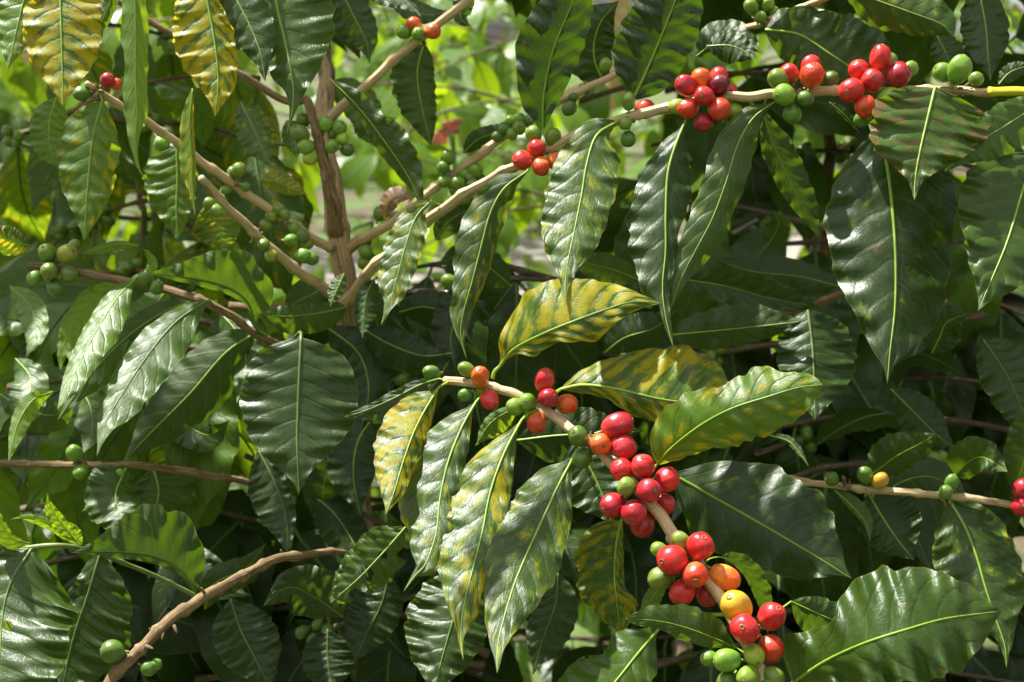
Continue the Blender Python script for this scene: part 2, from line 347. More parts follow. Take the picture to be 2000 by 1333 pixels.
RND = random.Random(7)
def leaf(parent, mid, a, b, d, y=0, g=.25, rust=0, fa=None, fb=None, c=None, rib=1.15, wave=1.1, under=False,
         pet=None, sub=True, label=None, holes=0, twist=0, name='leaf', dull=False, petr=1.0, mat=None, cuts=()):
    if holes: mat = M_LEAFH
    """mid: pixel points of the midrib, base to tip; a / b: half-widths (px) on the two sides; d: depth(s) in m"""
    NU, NS = (170, 20) if cuts else (66, 7)
    ds = [d] if isinstance(d, (int, float)) else list(d)
    if len(ds) == 1: ds = [ds[0], ds[0] - .035]
    m = crom([(x, yy) for x, yy in mid], NU); u = np.linspace(0, 1, NU + 1)
    dm = np.interp(u, np.linspace(0, 1, len(ds)), ds)
    if len(ds) == 3: dm = mono(np.linspace(0, 1, 3), ds, u) if True else dm
    # gentle arching in depth
    T = np.gradient(m, axis=0); T /= np.linalg.norm(T, axis=1)[:, None] + 1e-9
    Nn = np.stack([-T[:, 1], T[:, 0]], 1)
    rn = RND.random
    if fa is None: fa = RND.uniform(-.05, .4)
    if fb is None: fb = RND.uniform(-.05, .4)
    if c is None: c = RND.uniform(.0, .3)
    ph = rn() * 6.28; ph2 = rn() * 6.28; FQ = RND.uniform(3.5, 6); sd_ = rn()
    PX = []; off = rn() * 100; rag = RND.choice((0, 1, 1, 3))
    verts = []; uvs = []
    wa, wb = widths(a, u), widths(b, u)
    nv = 9.0
    wmax = max(wa.max(), wb.max())
    for i in range(NU + 1):
        for j in range(-NS, NS + 1):
            s = abs(j) / NS; sg = 1 if j > 0 else -1
            w_ = wa[i] if j < 0 else wb[i]
            f = fa if j < 0 else fb
            dirn = Nn[i] if j < 0 else -Nn[i]
            kk = .115 * s + .075 * s ** 2.6
            t = (u[i] - kk) * nv
            fr = t - math.floor(t)
            bul = math.sin(math.pi * ((fr + .5) % 1.0)) ** 1.7
            bul *= math.sin(math.pi * min(s * .92 + .04, 1)) ** .6
            fade = min(1, w_ / (wmax * .35 + 1e-6))
            sw = math.sin(2 * math.pi * FQ * u[i] + ph + (0 if sg < 0 else 1.7)) + .6 * math.sin(2 * math.pi * FQ * 2.3 * u[i] + ph2 + sg)
            # margin scalloping with the veins
            tm = (u[i] - .19) * nv
            wob = 1 + s * s * (.018 * wave * math.sin(2 * math.pi * tm) + .022 * wave * sw + .03 * noise.noise((u[i] * 24, sg * 3 + off, 0)) + .05 * rag * min(0, noise.noise((u[i] * 13, sg * 5 + off, 4)) + .15))
            x = m[i, 0] + dirn[0] * w_ * s * wob; yy = m[i, 1] + dirn[1] * w_ * s * wob
            zp = f * w_ * s + c * w_ * s * s + twist * sg * w_ * s * (u[i] - .5) * 2
            zp += wave * .09 * wmax * fade * (s ** 1.8) * sw
            zp += wmax * .05 * noise.noise((u[i] * 3.2, s * sg * 1.3, off)) * fade
            zp -= rib * .030 * wmax * bul * fade
            dd = dm[i] + zp * K * dm[i]
            PX.append((x, yy)); verts.append(P(x, yy, dd)); uvs.append((u[i], j / NS * .5 + .5))
    C = 2 * NS + 1
    faces = []
    for i in range(NU):
        for j in range(C - 1):
            q = (i * C + j, i * C + j + 1, (i + 1) * C + j + 1, (i + 1) * C + j)
            if cuts:
                mx = sum(PX[k_][0] for k_ in q) / 4; my = sum(PX[k_][1] for k_ in q) / 4
                if any(math.hypot(mx - c_[0], my - c_[1]) < c_[2] * (1 + .5 * noise.noise((mx * .09, my * .09, 3))) for c_ in cuts): continue
            faces.append(q if under else q[::-1])
    o0 = Vector(verts[NS])
    rp = [np.array(verts[i * C + NS]) for i in range(0, NU + 1, 2)]
    tow = np.array((CAMLOC - o0).normalized())
    pxm = K * ds[0]
    rr_ = np.array([(2.1 * (1 - uu) ** .8 + .35) * pxm for uu in u[::2]]) * min(1.25, max(.5, wmax / 70)) * petr
    sgn = -1 if under else 1
    rp = [p + tow * (r * .15) for p, r in zip(rp, rr_)]
    rr_[-1] *= .4
    if pet:
        pp = [P(*q) for q in pet]
        pc = crom([tuple(q) for q in pp] + [tuple(rp[0])], 8)[:-1]
        rp = list(pc) + rp; rr_ = np.concatenate([np.linspace(rr_[0] * 1.35, rr_[0] * 1.1, len(pc)), rr_])
    tv, tf, tu = tube_np(rp, rr_, 6, seed=int(sd_ * 999))
    vl = [tuple(Vector(v) - o0) for v in verts]; tl = [tuple(Vector(v) - o0) for v in tv]
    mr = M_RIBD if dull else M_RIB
    if sub:
        me = mesh(name, vl, faces, uvs, [mat or M_LEAF]); lo = put(name, me, o0, parent)
        put('midrib', mesh('midrib', tl, tf, tu, [mr]), o0, lo)
    else:
        n0 = len(vl); fs = faces + [tuple(q + n0 for q in f) for f in tf]
        me = mesh(name, vl + tl, fs, uvs + tu, [mat or M_LEAF, mr], [0] * len(faces) + [1] * len(tf)); lo = put(name, me, o0, parent)
    lo.color = (y, g, sd_, rust)
    lo['holes'] = float(holes)
    if label: lo['label'] = label
    return lo

def stem(parent, pts, name='branch', mat=None, k=10, nodes=None, swell=.32, label=None, lump=.05, seg=None, node_px=105):
    """pts: (x, y, depth, radius px) -> one tube with swollen nodes"""
    n = seg or max(24, int(sum(math.hypot(pts[i + 1][0] - pts[i][0], pts[i + 1][1] - pts[i][1]) for i in range(len(pts) - 1)) / 7))
    q = crom([(p[0], p[1], p[2] * 1000, p[3]) for p in pts], n)
    L = np.concatenate([[0], np.cumsum(np.hypot(np.diff(q[:, 0]), np.diff(q[:, 1])))])
    rad = q[:, 3].copy(); rr = np.random.RandomState(len(WO) + 3)
    pos = rr.rand() * node_px
    while pos < L[-1] and swell:
        rad *= 1 + swell * np.exp(-((L - pos) / 6.5) ** 2) - .05 * np.exp(-((L - pos - 16) / 8) ** 2)
        pos += node_px * (.75 + .5 * rr.rand())
    wob = np.array([noise.noise((l * .02, len(WO) * 1.7, 0)) for l in L]); wob2 = np.array([noise.noise((l * .02, len(WO) * 1.7, 9)) for l in L])
    path = [tuple(P(q[i, 0] + wob[i] * rad[i] * .5, q[i, 1] + wob2[i] * rad[i] * .5, q[i, 2] / 1000)) for i in range(n + 1)]
    radm = rad * K * q[:, 2] / 1000
    o0 = Vector(path[0])
    v, f, uv = tube_np(path, radm, k, lump=lump, seed=len(WO))
    me = mesh(name, [tuple(Vector(a) - o0) for a in v], f, uv, [mat or M_TWIG])
    o = put(name, me, o0, parent)
    if label: o['label'] = label
    return o

# ---- cherries: unit ellipsoid, stalk end at -Z, scar at +Z
def cherry_meshes():
    res = []
    for el, dv in ((1.10, 0), (1.27, 1), (1.04, 2), (1.16, 3), (1.32, 4), (1.2, 5)):
        v = []; f = []; nr, ns = 22, 28
        for i in range(nr + 1):
            th = math.pi * i / nr
            for j in range(ns):
                a = 2 * math.pi * j / ns
                r = math.sin(th) ** .94; z = math.cos(th) * el
                if th < .36: z -= .05 * (1 - (th / .36) ** 2)
                if th > 2.9: z += .05
                sq = 1 - (.03 + .012 * dv) * math.cos(2 * a)
                dn = 1 + .05 * noise.noise((math.cos(a) * r * .9 + dv * 7, math.sin(a) * r * .9, z * .9)) + .012 * noise.noise((math.cos(a) * r * 3 + dv * 7, math.sin(a) * r * 3, z * 3))
                v.append((r * math.cos(a) * sq * dn * (1 + .05 * z), r * math.sin(a) / sq * dn * (1 + .05 * z), z * dn))
        for i in range(nr):
            for j in range(ns):
                f.append((i * ns + j, (i + 1) * ns + j, (i + 1) * ns + (j + 1) % ns, i * ns + (j + 1) % ns))
        nb = len(f)
        tv, tf, _ = tube_np([(0, 0, -el * .93), (0.02, 0, -el * 1.15), (.05, .03, -el * 1.4)], [.14, .12, .16], 8)
        n0 = len(v); v += [tuple(q) for q in tv]; f += [tuple(q + n0 for q in ff) for ff in tf]
        # scar disc
        sv = []; sf = []
        prof = [(0, el - .09), (.05, el - .085), (.09, el - .05), (.125, el + .01), (.165, el + .005), (.21, el - .07)]
        for r, z in prof:
            for j in range(12):
                a = 2 * math.pi * j / 12; rr = r * (1 + .14 * math.sin(3 * a + r * 30))
                sv.append((rr * math.cos(a), rr * math.sin(a), z))
        for i in range(len(prof) - 1):
            for j in range(12):
                sf.append((i * 12 + j, (i + 1) * 12 + j, (i + 1) * 12 + (j + 1) % 12, i * 12 + (j + 1) % 12))
        me = mesh('cherry', v, f, None, [M_CHERRY, M_STALK], [0] * nb + [1] * len(tf))
        ms = mesh('calyx_scar', sv, sf, None, [M_SCAR])
        n0 = len(v)
        mj = mesh('cherry', v + sv, f + [tuple(q + n0 for q in ff) for ff in sf], None, [M_CHERRY, M_STALK, M_SCAR], [0] * nb + [1] * len(tf) + [2] * len(sf))
        res.append((me, ms, mj))
    return res
CH = cherry_meshes()
COLS = {'r': (.56, .016, .018, .35), 'R': (.40, .008, .020, .2), 'p': (.13, .006, .02, .1), 'o': (.68, .10, .010, .9), 'q': (.62, .045, .012, .8),
        'y': (.72, .34, .015, .5), 'g': (.14, .24, .02, .5), 'G': (.085, .165, .018, .4), 'l': (.27, .34, .025, .8), 'm': (.42, .25, .015, .6)}
CLAB = {'r': 'ripe red cherry', 'R': 'ripe deep red cherry', 'p': 'overripe dark purple cherry', 'o': 'half ripe orange cherry', 'q': 'orange red cherry', 'y': 'yellow ripening cherry',
        'g': 'unripe green cherry', 'G': 'unripe dark green cherry', 'l': 'unripe yellowish green cherry', 'm': 'olive orange cherry'}
def cherries(parent, node, lst, sub=True, groupdepth=0):
    nd = P(node[0], node[1], node[2])
    for e in lst:
        x, y, r, cc = e[:4]; dz = e[4] if len(e) > 4 else 0; oval = 1 if len(e) > 5 and e[5] else 0
        if not sub and cc in 'gGl' and r <= 14: r *= 1.14
        rm = r * K * node[2]
        dep = node[2] - rm * 1.0 + dz * rm
        c = P(x, y, dep)
        ax = c - nd
        ax = ax.normalized() * 1.0 + (CAMLOC - c).normalized() * RND.uniform(-.15, .45) + Vector((RND.uniform(-.3, .3), 0, RND.uniform(-.3, .2)))
        if len(e) > 6: ax = CR @ Vector(e[6])
        ax.normalize()
        qt = ax.to_track_quat('Z', 'Y') @ Matrix.Rotation(RND.uniform(0, 6.28), 4, 'Z').to_quaternion()
        me, ms, mj = CH[RND.choice((1, 4, 5)) if oval else RND.choice((0, 2, 3))]
        o = put('cherry', me if sub else mj, c, parent)
        o.rotation_mode = 'QUATERNION'; o.rotation_quaternion = qt
        jx = RND.uniform(.95, 1.05); o.scale = (rm * .97 * jx, rm * .97 / jx, rm * .97)
        b = COLS[cc]; k = RND.uniform(.85, 1.15)
        o.color = (b[0] * k, b[1] * k * RND.uniform(.85, 1.2), b[2] * k, b[3])
        o['label'] = CLAB[cc]
        if sub:
            s_ = bpy.data.objects.new('calyx_scar', ms); col.objects.link(s_); s_.parent = o
    # dried flower remains and stubs of stalks at the node
    V = []; F_ = []; U_ = []
    for k in range(9):
        a = Vector((RND.uniform(-1, 1), RND.uniform(-1, .2), RND.uniform(-1, 1))).normalized(); r0 = 9 * K * node[2]
        q = [a * r0 * .6, a * r0 * 1.2 + Vector((RND.uniform(-1, 1), RND.uniform(-1, 1), RND.uniform(-1, 1))) * .0012, a * r0 * RND.uniform(1.5, 2.0) + Vector((RND.uniform(-1, 1), RND.uniform(-1, 1), RND.uniform(-1, 1))) * .002]
        tv, tf, tu = tube_np([tuple(x_) for x_ in q], [.0011, .0009, .0006], 5); n0 = len(V); V += [tuple(x_) for x_ in tv]; F_ += [tuple(i_ + n0 for i_ in f_) for f_ in tf]; U_ += tu
    put('flower_remains', mesh('flower_remains', V, F_, U_, [M_REM]), nd, parent)

# ================================================================ the fruiting branch in front
F = thing('coffee_branch', P(868, 743, .90), 'coffee branch in front, loaded with red, orange and green cherries, running to the lower right', 'branch')
stem(F, [(866, 742, .905, 8), (905, 748, .90, 9), (950, 754, .895, 9), (1005, 771, .89, 9.5), (1060, 800, .885, 10), (1122, 840, .87, 10), (1185, 896, .86, 10.5), (1240, 952, .85, 11), (1292, 1010, .84, 12),
         (1342, 1075, .83, 12.5), (1388, 1135, .82, 12.5), (1422, 1195, .81, 12.5), (1450, 1245, .80, 12), (1475, 1300, .79, 12), (1505, 1380, .78, 12)], 'stem')
leaf(F, [(975, 717), (1003, 683), (1055, 655), (1110, 632), (1180, 606), (1235, 590), (1292, 592)], [.06, 4, .12, 12, .22, 33, .34, 26, .45, 38, .58, 50, .7, 34, .82, 22, .93, 9],
     [.05, 10, .12, 40, .22, 62, .35, 92, .5, 90, .65, 68, .8, 34, .9, 12, .95, 6], [.895, .87, .875], y=.80, g=.4, fa=-.2, fb=.5, pet=[(962, 740, .895), (966, 726, .895)], label='yellowing leaf')
leaf(F, [(1096, 760), (1140, 752), (1205, 760), (1290, 780), (1370, 790), (1452, 800)], [.1, 16, .25, 22, .4, 42, .55, 46, .7, 62, .85, 30],
     [.08, 20, .2, 48, .35, 78, .5, 100, .65, 108, .8, 92, .92, 42], [.90, .885, .895], y=.68, g=.4, rust=.3, fa=-.1, fb=.5, pet=[(1062, 795, .885), (1080, 772, .89)], label='yellow blotched leaf')
leaf(F, [(1283, 908), (1312, 875), (1370, 830), (1430, 798), (1500, 775), (1560, 757), (1607, 752)], [.05, 16, .12, 30, .25, 45, .4, 66, .6, 74, .78, 62, .9, 48, .97, 22],
     [.04, 28, .12, 55, .25, 70, .4, 62, .5, 48, .6, 56, .7, 66, .8, 40, .9, 28, .97, 14], [.85, .80, .79], y=.48, g=.7, rust=.35, fa=-.2, fb=.45, pet=[(1243, 952, .85), (1262, 932, .85)], wave=1.3, label='yellow green leaf with a browned tip')
leaf(F, [(858, 740), (820, 752), (775, 775), (720, 800), (672, 815)], [.15, 10, .4, 14, .7, 10, .9, 6], [.1, 10, .3, 38, .5, 45, .7, 34, .88, 10], [.92, .90], y=.25, g=.1, rust=.4, under=False, fa=.3, fb=.0, pet=[(872, 743, .905)])
leaf(F, [(857, 757), (828, 805), (806, 850), (785, 910), (770, 960), (753, 1006)], [.04, 8, .14, 38, .26, 56, .42, 66, .58, 62, .72, 46, .86, 24, .95, 6], [.05, 5, .15, 16, .3, 26, .5, 30, .65, 24, .8, 22, .92, 8],
     [.895, .82], y=.80, g=.25, rust=.45, fa=.3, fb=.5, pet=[(878, 746, .903)], label='leaf with bright yellow blotches')
leaf(F, [(930, 785), (902, 835), (876, 900), (860, 970), (852, 1040), (832, 1100), (808, 1128), (788, 1156)], [.05, 12, .15, 40, .28, 66, .45, 78, .6, 74, .72, 50, .82, 30, .88, 10, .94, 4],
     [.06, 6, .16, 22, .3, 34, .5, 34, .65, 40, .75, 42, .84, 28, .9, 5, .95, 3], [.885, .80], y=.40, g=.26, fa=.25, fb=-.05, c=.3, rib=1.4, pet=[(955, 755, .895), (945, 770, .89)])
leaf(F, [(1018, 822), (985, 885), (958, 960), (942, 1040), (924, 1110), (908, 1175), (900, 1235), (905, 1292)], [.03, 6, .12, 30, .25, 62, .4, 74, .52, 78, .62, 72, .72, 50, .8, 30, .88, 8, .94, 4],
     [.04, 4, .14, 22, .3, 40, .45, 44, .6, 36, .72, 30, .8, 30, .86, 16, .92, 4], [.875, .77], y=.66, g=.32, fa=.2, fb=.0, rib=1.5, wave=1.2, pet=[(1058, 799, .885), (1035, 806, .88)], label='leaf with yellow patches between the veins')
leaf(F, [(1118, 897), (1090, 950), (1062, 1010), (1030, 1080), (1005, 1140), (985, 1205), (972, 1260), (971, 1316)], [.03, 16, .12, 48, .25, 72, .38, 78, .5, 74, .62, 58, .75, 40, .86, 18, .93, 6],
     [.04, 8, .14, 32, .28, 56, .42, 68, .55, 70, .68, 52, .8, 30, .88, 16, .94, 8], [.865, .75], y=.42, g=.2, rust=.3, fa=.25, fb=-.15, rib=2.2, pet=[(1148, 862, .865), (1130, 885, .86)], label='green leaf with strong sheen')
leaf(F, [(1012, 800), (985, 808), (955, 830), (928, 872)], 14, 30, [.92, .91], y=.1, g=.9, pet=[(1040, 790, .89)], under=True)
leaf(F, [(1214, 1016), (1204, 1060), (1200, 1120), (1205, 1180), (1212, 1238)], [.05, 36, .2, 68, .35, 80, .48, 70, .6, 74, .75, 52, .9, 24], [.05, 5, .2, 14, .4, 18, .6, 20, .75, 40, .88, 28], [.88, .87], y=.72, g=.35, rust=.1, fa=.3, fb=.5,
     pet=[(1225, 965, .86)], under=True, label='dull yellow leaf')
leaf(F, [(1312, 926), (1400, 975), (1500, 1032), (1585, 1082), (1664, 1131)], [.05, 25, .15, 62, .3, 95, .45, 98, .6, 78, .75, 60, .86, 34, .95, 6], [.05, 22, .15, 60, .3, 96, .45, 112, .6, 112, .75, 92, .87, 44, .95, 12],
     [.93, .89], y=.12, g=.06, fa=-.15, fb=.35, c=.2, rib=.8, pet=[(1245, 955, .86), (1280, 935, .89)], label='broad dark green leaf')
leaf(F, [(1442, 1268), (1400, 1249), (1345, 1228), (1290, 1214), (1222, 1208)], [.1, 14, .25, 38, .45, 44, .65, 36, .82, 26, .94, 10], [.1, 8, .3, 24, .5, 26, .7, 16, .85, 14, .95, 8], [.80, .775], y=.1, g=.3, rust=.3, fa=.4, fb=-.2, pet=[(1468, 1285, .795)])
leaf(F, [(1405, 1088), (1435, 1098), (1465, 1130), (1490, 1190), (1500, 1240)], 8, 30, [.83, .86], y=.1, g=.3, pet=[(1368, 1108, .825), (1386, 1092, .825)])
leaf(F, [(1548, 1334), (1615, 1290), (1690, 1256), (1770, 1230), (1850, 1208), (1956, 1194)], [.04, 16, .12, 40, .22, 56, .35, 90, .5, 100, .64, 110, .78, 104, .9, 60, .97, 16],
     [.04, 60, .1, 85, .17, 70, .24, 62, .35, 100, .48, 132, .6, 122, .72, 102, .84, 70, .94, 28], [.80, .74, .77], y=.05, g=.28, rust=.15, fa=-.45, fb=.5, rib=1.5, wave=1.5, holes=.15, pet=[(1500, 1370, .785), (1525, 1350, .79)], label='large glossy leaf in the lower right')
leaf(F, [(1288, 1228), (1245, 1278), (1195, 1340), (1130, 1410), (1085, 1480)], [.05, 20, .2, 60, .32, 52, .42, 80, .6, 86, .8, 60], [.05, 6, .2, 48, .4, 66, .6, 60, .8, 40], [.84, .76], y=.05, g=.34, fa=.35, fb=-.2, cuts=((1106, 1268, 16), (1146, 1284, 4)), rib=.8, pet=[(1420, 1200, .81), (1345, 1205, .83)])
leaf(F, [(1300, 1130), (1276, 1165), (1262, 1200), (1258, 1230)], 16, 18, [.86, .85], y=.1, g=.8, pet=[(1345, 1085, .83)])
leaf(F, [(1545, 1175), (1600, 1200), (1655, 1225), (1700, 1260)], 50, 35, [.83, .85], y=.1, g=.25, pet=[(1450, 1245, .80)])
leaf(F, [(1122, 860), (1160, 930), (1185, 990), (1195, 1030)], 70, 62, [.95, .93], g=.2, pet=[(1120, 838, .87)], rib=1.2)
leaf(F, [(1010, 860), (1100, 850), (1190, 850), (1260, 840)], 60, 55, [.98, .96], g=.1)
cherries(F, (948, 754, .895), [(938, 737, 19, 'o', -.3, 1), (956, 781, 19, 'r', -.2, 1), (911, 722, 15, 'g', 1.2, 1), (908, 772, 14, 'G', 1.2), (842, 727, 14, 'G', .6, 1)])
cherries(F, (1040, 788, .888), [(1063, 743, 20, 'r', 0, 1), (1071, 777, 20, 'R', -.7), (1107, 790, 21, 'o', .5), (1048, 825, 20, 'q', -.2), (1030, 785, 17, 'g', -.6), (1007, 795, 18, 'g', .1)])
cherries(F, (1150, 866, .865), [(1130, 853, 21, 'G', -.4), (1137, 895, 20, 'G', .2), (1172, 868, 22, 'o', -.7), (1206, 832, 27, 'R', .3, 1), (1216, 873, 25, 'R', -.2)])
cherries(F, (1243, 955, .85), [(1256, 912, 25, 'r', -.3), (1215, 918, 23, 'r', .3), (1224, 951, 20, 'g', -.9), (1303, 937, 25, 'r', .2), (1267, 959, 25, 'R', -1.1), (1297, 985, 22, 'R', 1.0),
    (1197, 987, 25, 'R', 0), (1238, 1001, 26, 'R', -.7), (1254, 1024, 25, 'R', .8), (1276, 1000, 18, 'R', 1.5)])
cherries(F, (1352, 1100, .825), [(1331, 1057, 19, 'g', .8, 1), (1287, 1074, 17, 'g', 1.2), (1368, 1068, 28, 'r', 0), (1313, 1094, 31, 'r', 0), (1292, 1130, 24, 'g', 1.0, 1, (-1, -.1, .2)), (1358, 1123, 26, 'q', -.9),
    (1416, 1127, 25, 'o', 0, 1, (.8, -.45, .25)), (1333, 1157, 27, 'r', .2), (1380, 1163, 22, 'R', 1.3)])
cherries(F, (1455, 1240, .80), [(1439, 1186, 31, 'y', .2, 1), (1455, 1229, 30, 'r', -1.1), (1507, 1205, 27, 'r', 0, 1), (1506, 1267, 27, 'q', -.2), (1473, 1279, 21, 'l', -1.4)])
cherries(F, (1470, 1310, .79), [(1420, 1290, 23, 'g', -.2, 1, (-1, .05, .3)), (1386, 1287, 17, 'g', 1.2), (1462, 1322, 23, 'g', -.8, 1), (1420, 1330, 21, 'G', .4), (1510, 1322, 22, 'g', .3), (1500, 1352, 24, 'g', -.4), (1392, 1352, 20, 'g', .5)])

# ================================================================ the tree with the pale trunk, and the branches that grow from it
T = thing('coffee_tree', P(700, 1500, 1.16), 'coffee tree with pale ridged trunk left of centre and long fruiting branches to both sides', 'tree')
gx = P(690, 640, 1.14)
trunk_pts = [(618, -120, 1.22, 13), (624, 0, 1.2, 14), (631, 120, 1.17, 15), (636, 200, 1.15, 17), (643, 300, 1.14, 18), (653, 380, 1.135, 19), (660, 450, 1.13, 22), (668, 540, 1.13, 21), (682, 640, 1.16, 22), (690, 800, 1.22, 24), (700, 1100, 1.3, 28), (705, 1500, 1.2, 33), (708, 2100, 1.25, 40), (705, 2900, 1.3, 48)]
stem(T, trunk_pts, 'trunk', M_TRUNK, 28, swell=.14, lump=.17, seg=160, node_px=150)
b1 = stem(T, [(168, 163, .98, 6), (235, 205, 1.0, 7.5), (330, 268, 1.03, 8), (420, 335, 1.06, 8.5), (530, 412, 1.09, 9), (645, 488, 1.12, 9.5)], swell=.3)
b2 = stem(T, [(392, 348, .98, 7.5), (470, 430, 1.02, 8.5), (560, 512, 1.06, 9.5), (648, 575, 1.1, 11)])
b3 = stem(T, [(668, 500, 1.145, 8), (656, 440, 1.12, 15), (641, 350, 1.10, 14), (622, 270, 1.095, 10), (600, 200, 1.09, 9), (560, 198, 1.09, 7.5), (470, 145, 1.07, 7), (380, 92, 1.06, 6.5), (290, 40, 1.05, 6), (195, -20, 1.04, 6)], mat=M_BROWN, swell=.2)
b4 = stem(T, [(640, 240, 1.13, 13), (662, 213, 1.12, 10), (722, 163, 1.10, 9), (810, 84, 1.08, 9), (915, 0, 1.06, 8.5), (985, -62, 1.05, 8)])
b5 = stem(T, [(672, 492, 1.13, 13), (700, 470, 1.12, 11), (760, 440, 1.10, 9), (830, 382, 1.09, 9), (900, 330, 1.08, 8.5), (980, 270, 1.07, 8), (1080, 205, 1.06, 8), (1180, 157, 1.05, 7), (1240, 130, 1.05, 6)])
b6 = stem(T, [(676, 600, 1.13, 15), (700, 560, 1.10, 12), (745, 507, 1.05, 11), (830, 435, 1.02, 11), (890, 390, 1.0, 10.5), (960, 350, .99, 10), (1070, 291, .975, 9.5), (1180, 245, .96, 10), (1300, 212, .95, 10),
              (1400, 193, .94, 10), (1500, 186, .935, 9.5), (1620, 179, .93, 9.5), (1750, 177, .92, 9), (1860, 178, .915, 9), (1942, 180, .91, 8)], swell=.25)
b7 = stem(T, [(670, 560, 1.15, 12), (560, 600, 1.2, 9), (450, 600, 1.22, 8)], mat=M_BROWN)
sh = stem(b6, [(1930, 180, .908, 9.5), (2000, 178, .905, 9.5), (2080, 174, .90, 9)], 'young_shoot', M_SHOOT, swell=.2, label='yellow green young shoot at the branch end')

def TL(br, *a, **k): return leaf(br, *a, sub=False, **k)
# leaves under the long fruiting branch
TL(b6, [(1205, 238), (1165, 265), (1146, 320), (1136, 380), (1122, 450), (1106, 530), (1103, 602)], [.04, 16, .12, 34, .22, 52, .35, 66, .5, 70, .65, 62, .75, 44, .84, 16, .92, 5],
     [.04, 10, .12, 38, .2, 58, .35, 66, .5, 60, .62, 54, .72, 40, .82, 16, .92, 5], [.95, .87], y=.42, g=.36, fa=.15, fb=-.1, c=.1, rib=1.3, pet=[(1216, 232, .955)], label='pale green leaf with yellow speckles')
TL(b6, [(1338, 238), (1319, 285), (1304, 340), (1300, 420), (1300, 490), (1294, 560), (1300, 620), (1316, 682)], [.04, 6, .1, 22, .2, 42, .32, 62, .45, 76, .56, 74, .66, 55, .74, 44, .80, 10, .9, 6],
     [.04, 6, .1, 20, .2, 44, .3, 50, .4, 40, .52, 24, .64, 20, .76, 14, .86, 10, .94, 5], [.94, .88], y=.05, g=.15, fa=.15, fb=.4, rib=1.3, pet=[(1362, 200, .94)], label='dark glossy leaf')
TL(b6, [(1512, 200), (1470, 232), (1440, 285), (1420, 350), (1392, 425), (1358, 490), (1330, 545), (1308, 610)], [.04, 8, .12, 28, .25, 42, .4, 46, .55, 44, .7, 38, .82, 28, .9, 12], [.04, 6, .12, 22, .25, 36, .4, 38, .52, 32, .64, 36, .76, 26, .88, 10],
     [.935, .90], y=.25, g=.38, rust=.35, fa=0, fb=.3, wave=1.3, pet=[(1535, 187, .935)])
TL(b6, [(1030, 335), (985, 368), (958, 415), (940, 480), (922, 550), (905, 610), (900, 655), (912, 704)], [.06, 12, .15, 32, .3, 44, .42, 54, .55, 42, .68, 32, .8, 22, .9, 5], [.06, 10, .16, 28, .3, 32, .45, 28, .6, 26, .72, 18, .84, 14, .93, 4],
     [.975, .93], y=.45, g=.28, rust=.25, wave=1.6, fa=0, fb=.4, pet=[(1045, 300, .98)])
TL(b6, [(842, 392), (812, 425), (792, 480), (776, 540), (762, 590), (744, 636)], [.08, 18, .22, 30, .38, 40, .55, 38, .7, 34, .84, 10], [.08, 10, .25, 32, .4, 34, .6, 30, .74, 24, .86, 8], [1.0, .95], y=.45, g=.45, fa=.2, fb=0, c=0, wave=1.2, rib=1.2, pet=[(868, 404, 1.01)], label='pale leaf with a worn tip')
# leaves above it
TL(b6, [(1060, 256), (1062, 185), (1080, 100), (1112, 20), (1150, -70)], [.06, 12, .2, 34, .35, 48, .55, 54, .75, 42, .9, 18], [.06, 20, .2, 50, .35, 64, .5, 74, .7, 60, .88, 28], [.98, .95], y=.1, g=.05, fa=.1, fb=-.1, pet=[(1075, 290, .975)], rib=1.2, wave=1.3)
TL(b6, [(1236, 196), (1262, 140), (1296, 60), (1325, -15), (1352, -90)], [.05, 22, .15, 48, .3, 62, .5, 66, .7, 55, .88, 22], [.05, 30, .15, 64, .3, 80, .5, 78, .7, 58, .88, 24], [.965, .94], y=.12, g=.06, fa=.1, fb=.1, c=.05, pet=[(1245, 226, .957)])
TL(b6, [(1380, 90), (1430, 90), (1480, 115)], 36, 30, [1.0, .98], y=.05, g=.2, rib=1.6)
TL(b6, [(1495, 58), (1560, 68), (1620, 105), (1680, 145), (1740, 190)], [.08, 40, .25, 70, .5, 74, .75, 50], [.08, 40, .25, 60, .5, 88, .7, 92, .88, 48], [.97, .96], y=.08, g=.25, fa=.1, fb=-.1)
TL(b6, [(1640, -25), (1710, 0), (1780, 25), (1840, 48), (1862, 72)], [.1, 20, .35, 52, .6, 44, .85, 28], [.1, 30, .4, 60, .7, 55, .88, 30], [.93, .92], y=.2, g=.32, rust=.4)
TL(b6, [(1715, 255), (1730, 310), (1742, 400), (1749, 500), (1748, 600), (1738, 690), (1733, 750)], [.03, 40, .1, 78, .2, 112, .35, 134, .55, 122, .72, 84, .86, 40, .94, 10],
     [.03, 50, .1, 90, .2, 118, .32, 130, .48, 108, .55, 106, .72, 88, .86, 38, .94, 9], [.92, .87], y=.15, g=.08, rust=.12, fa=.15, fb=.15, c=.2, rib=1.15, wave=.7, pet=[(1690, 200, .93), (1700, 235, .925)], label='large dark green leaf hanging at the right', petr=1.3)
TL(b6, [(1826, 172), (1812, 230), (1798, 290), (1788, 345), (1786, 392)], [.04, 48, .14, 88, .3, 108, .48, 104, .62, 92, .72, 50, .85, 12], [.04, 62, .12, 104, .28, 124, .45, 104, .6, 74, .74, 36, .86, 12], [.89, .86], y=.1, g=.4, rust=.7, fa=0, fb=-.1, c=.1,
     pet=[(1835, 178, .915)], label='leaf with rusty brown streaks')
TL(b6, [(2035, 200), (1965, 245), (1900, 285), (1845, 335)], [.1, 30, .35, 44, .6, 34, .85, 12], [.1, 34, .35, 52, .6, 46, .85, 16], [.90, .87], y=.05, g=.5, fa=-.1, fb=0)
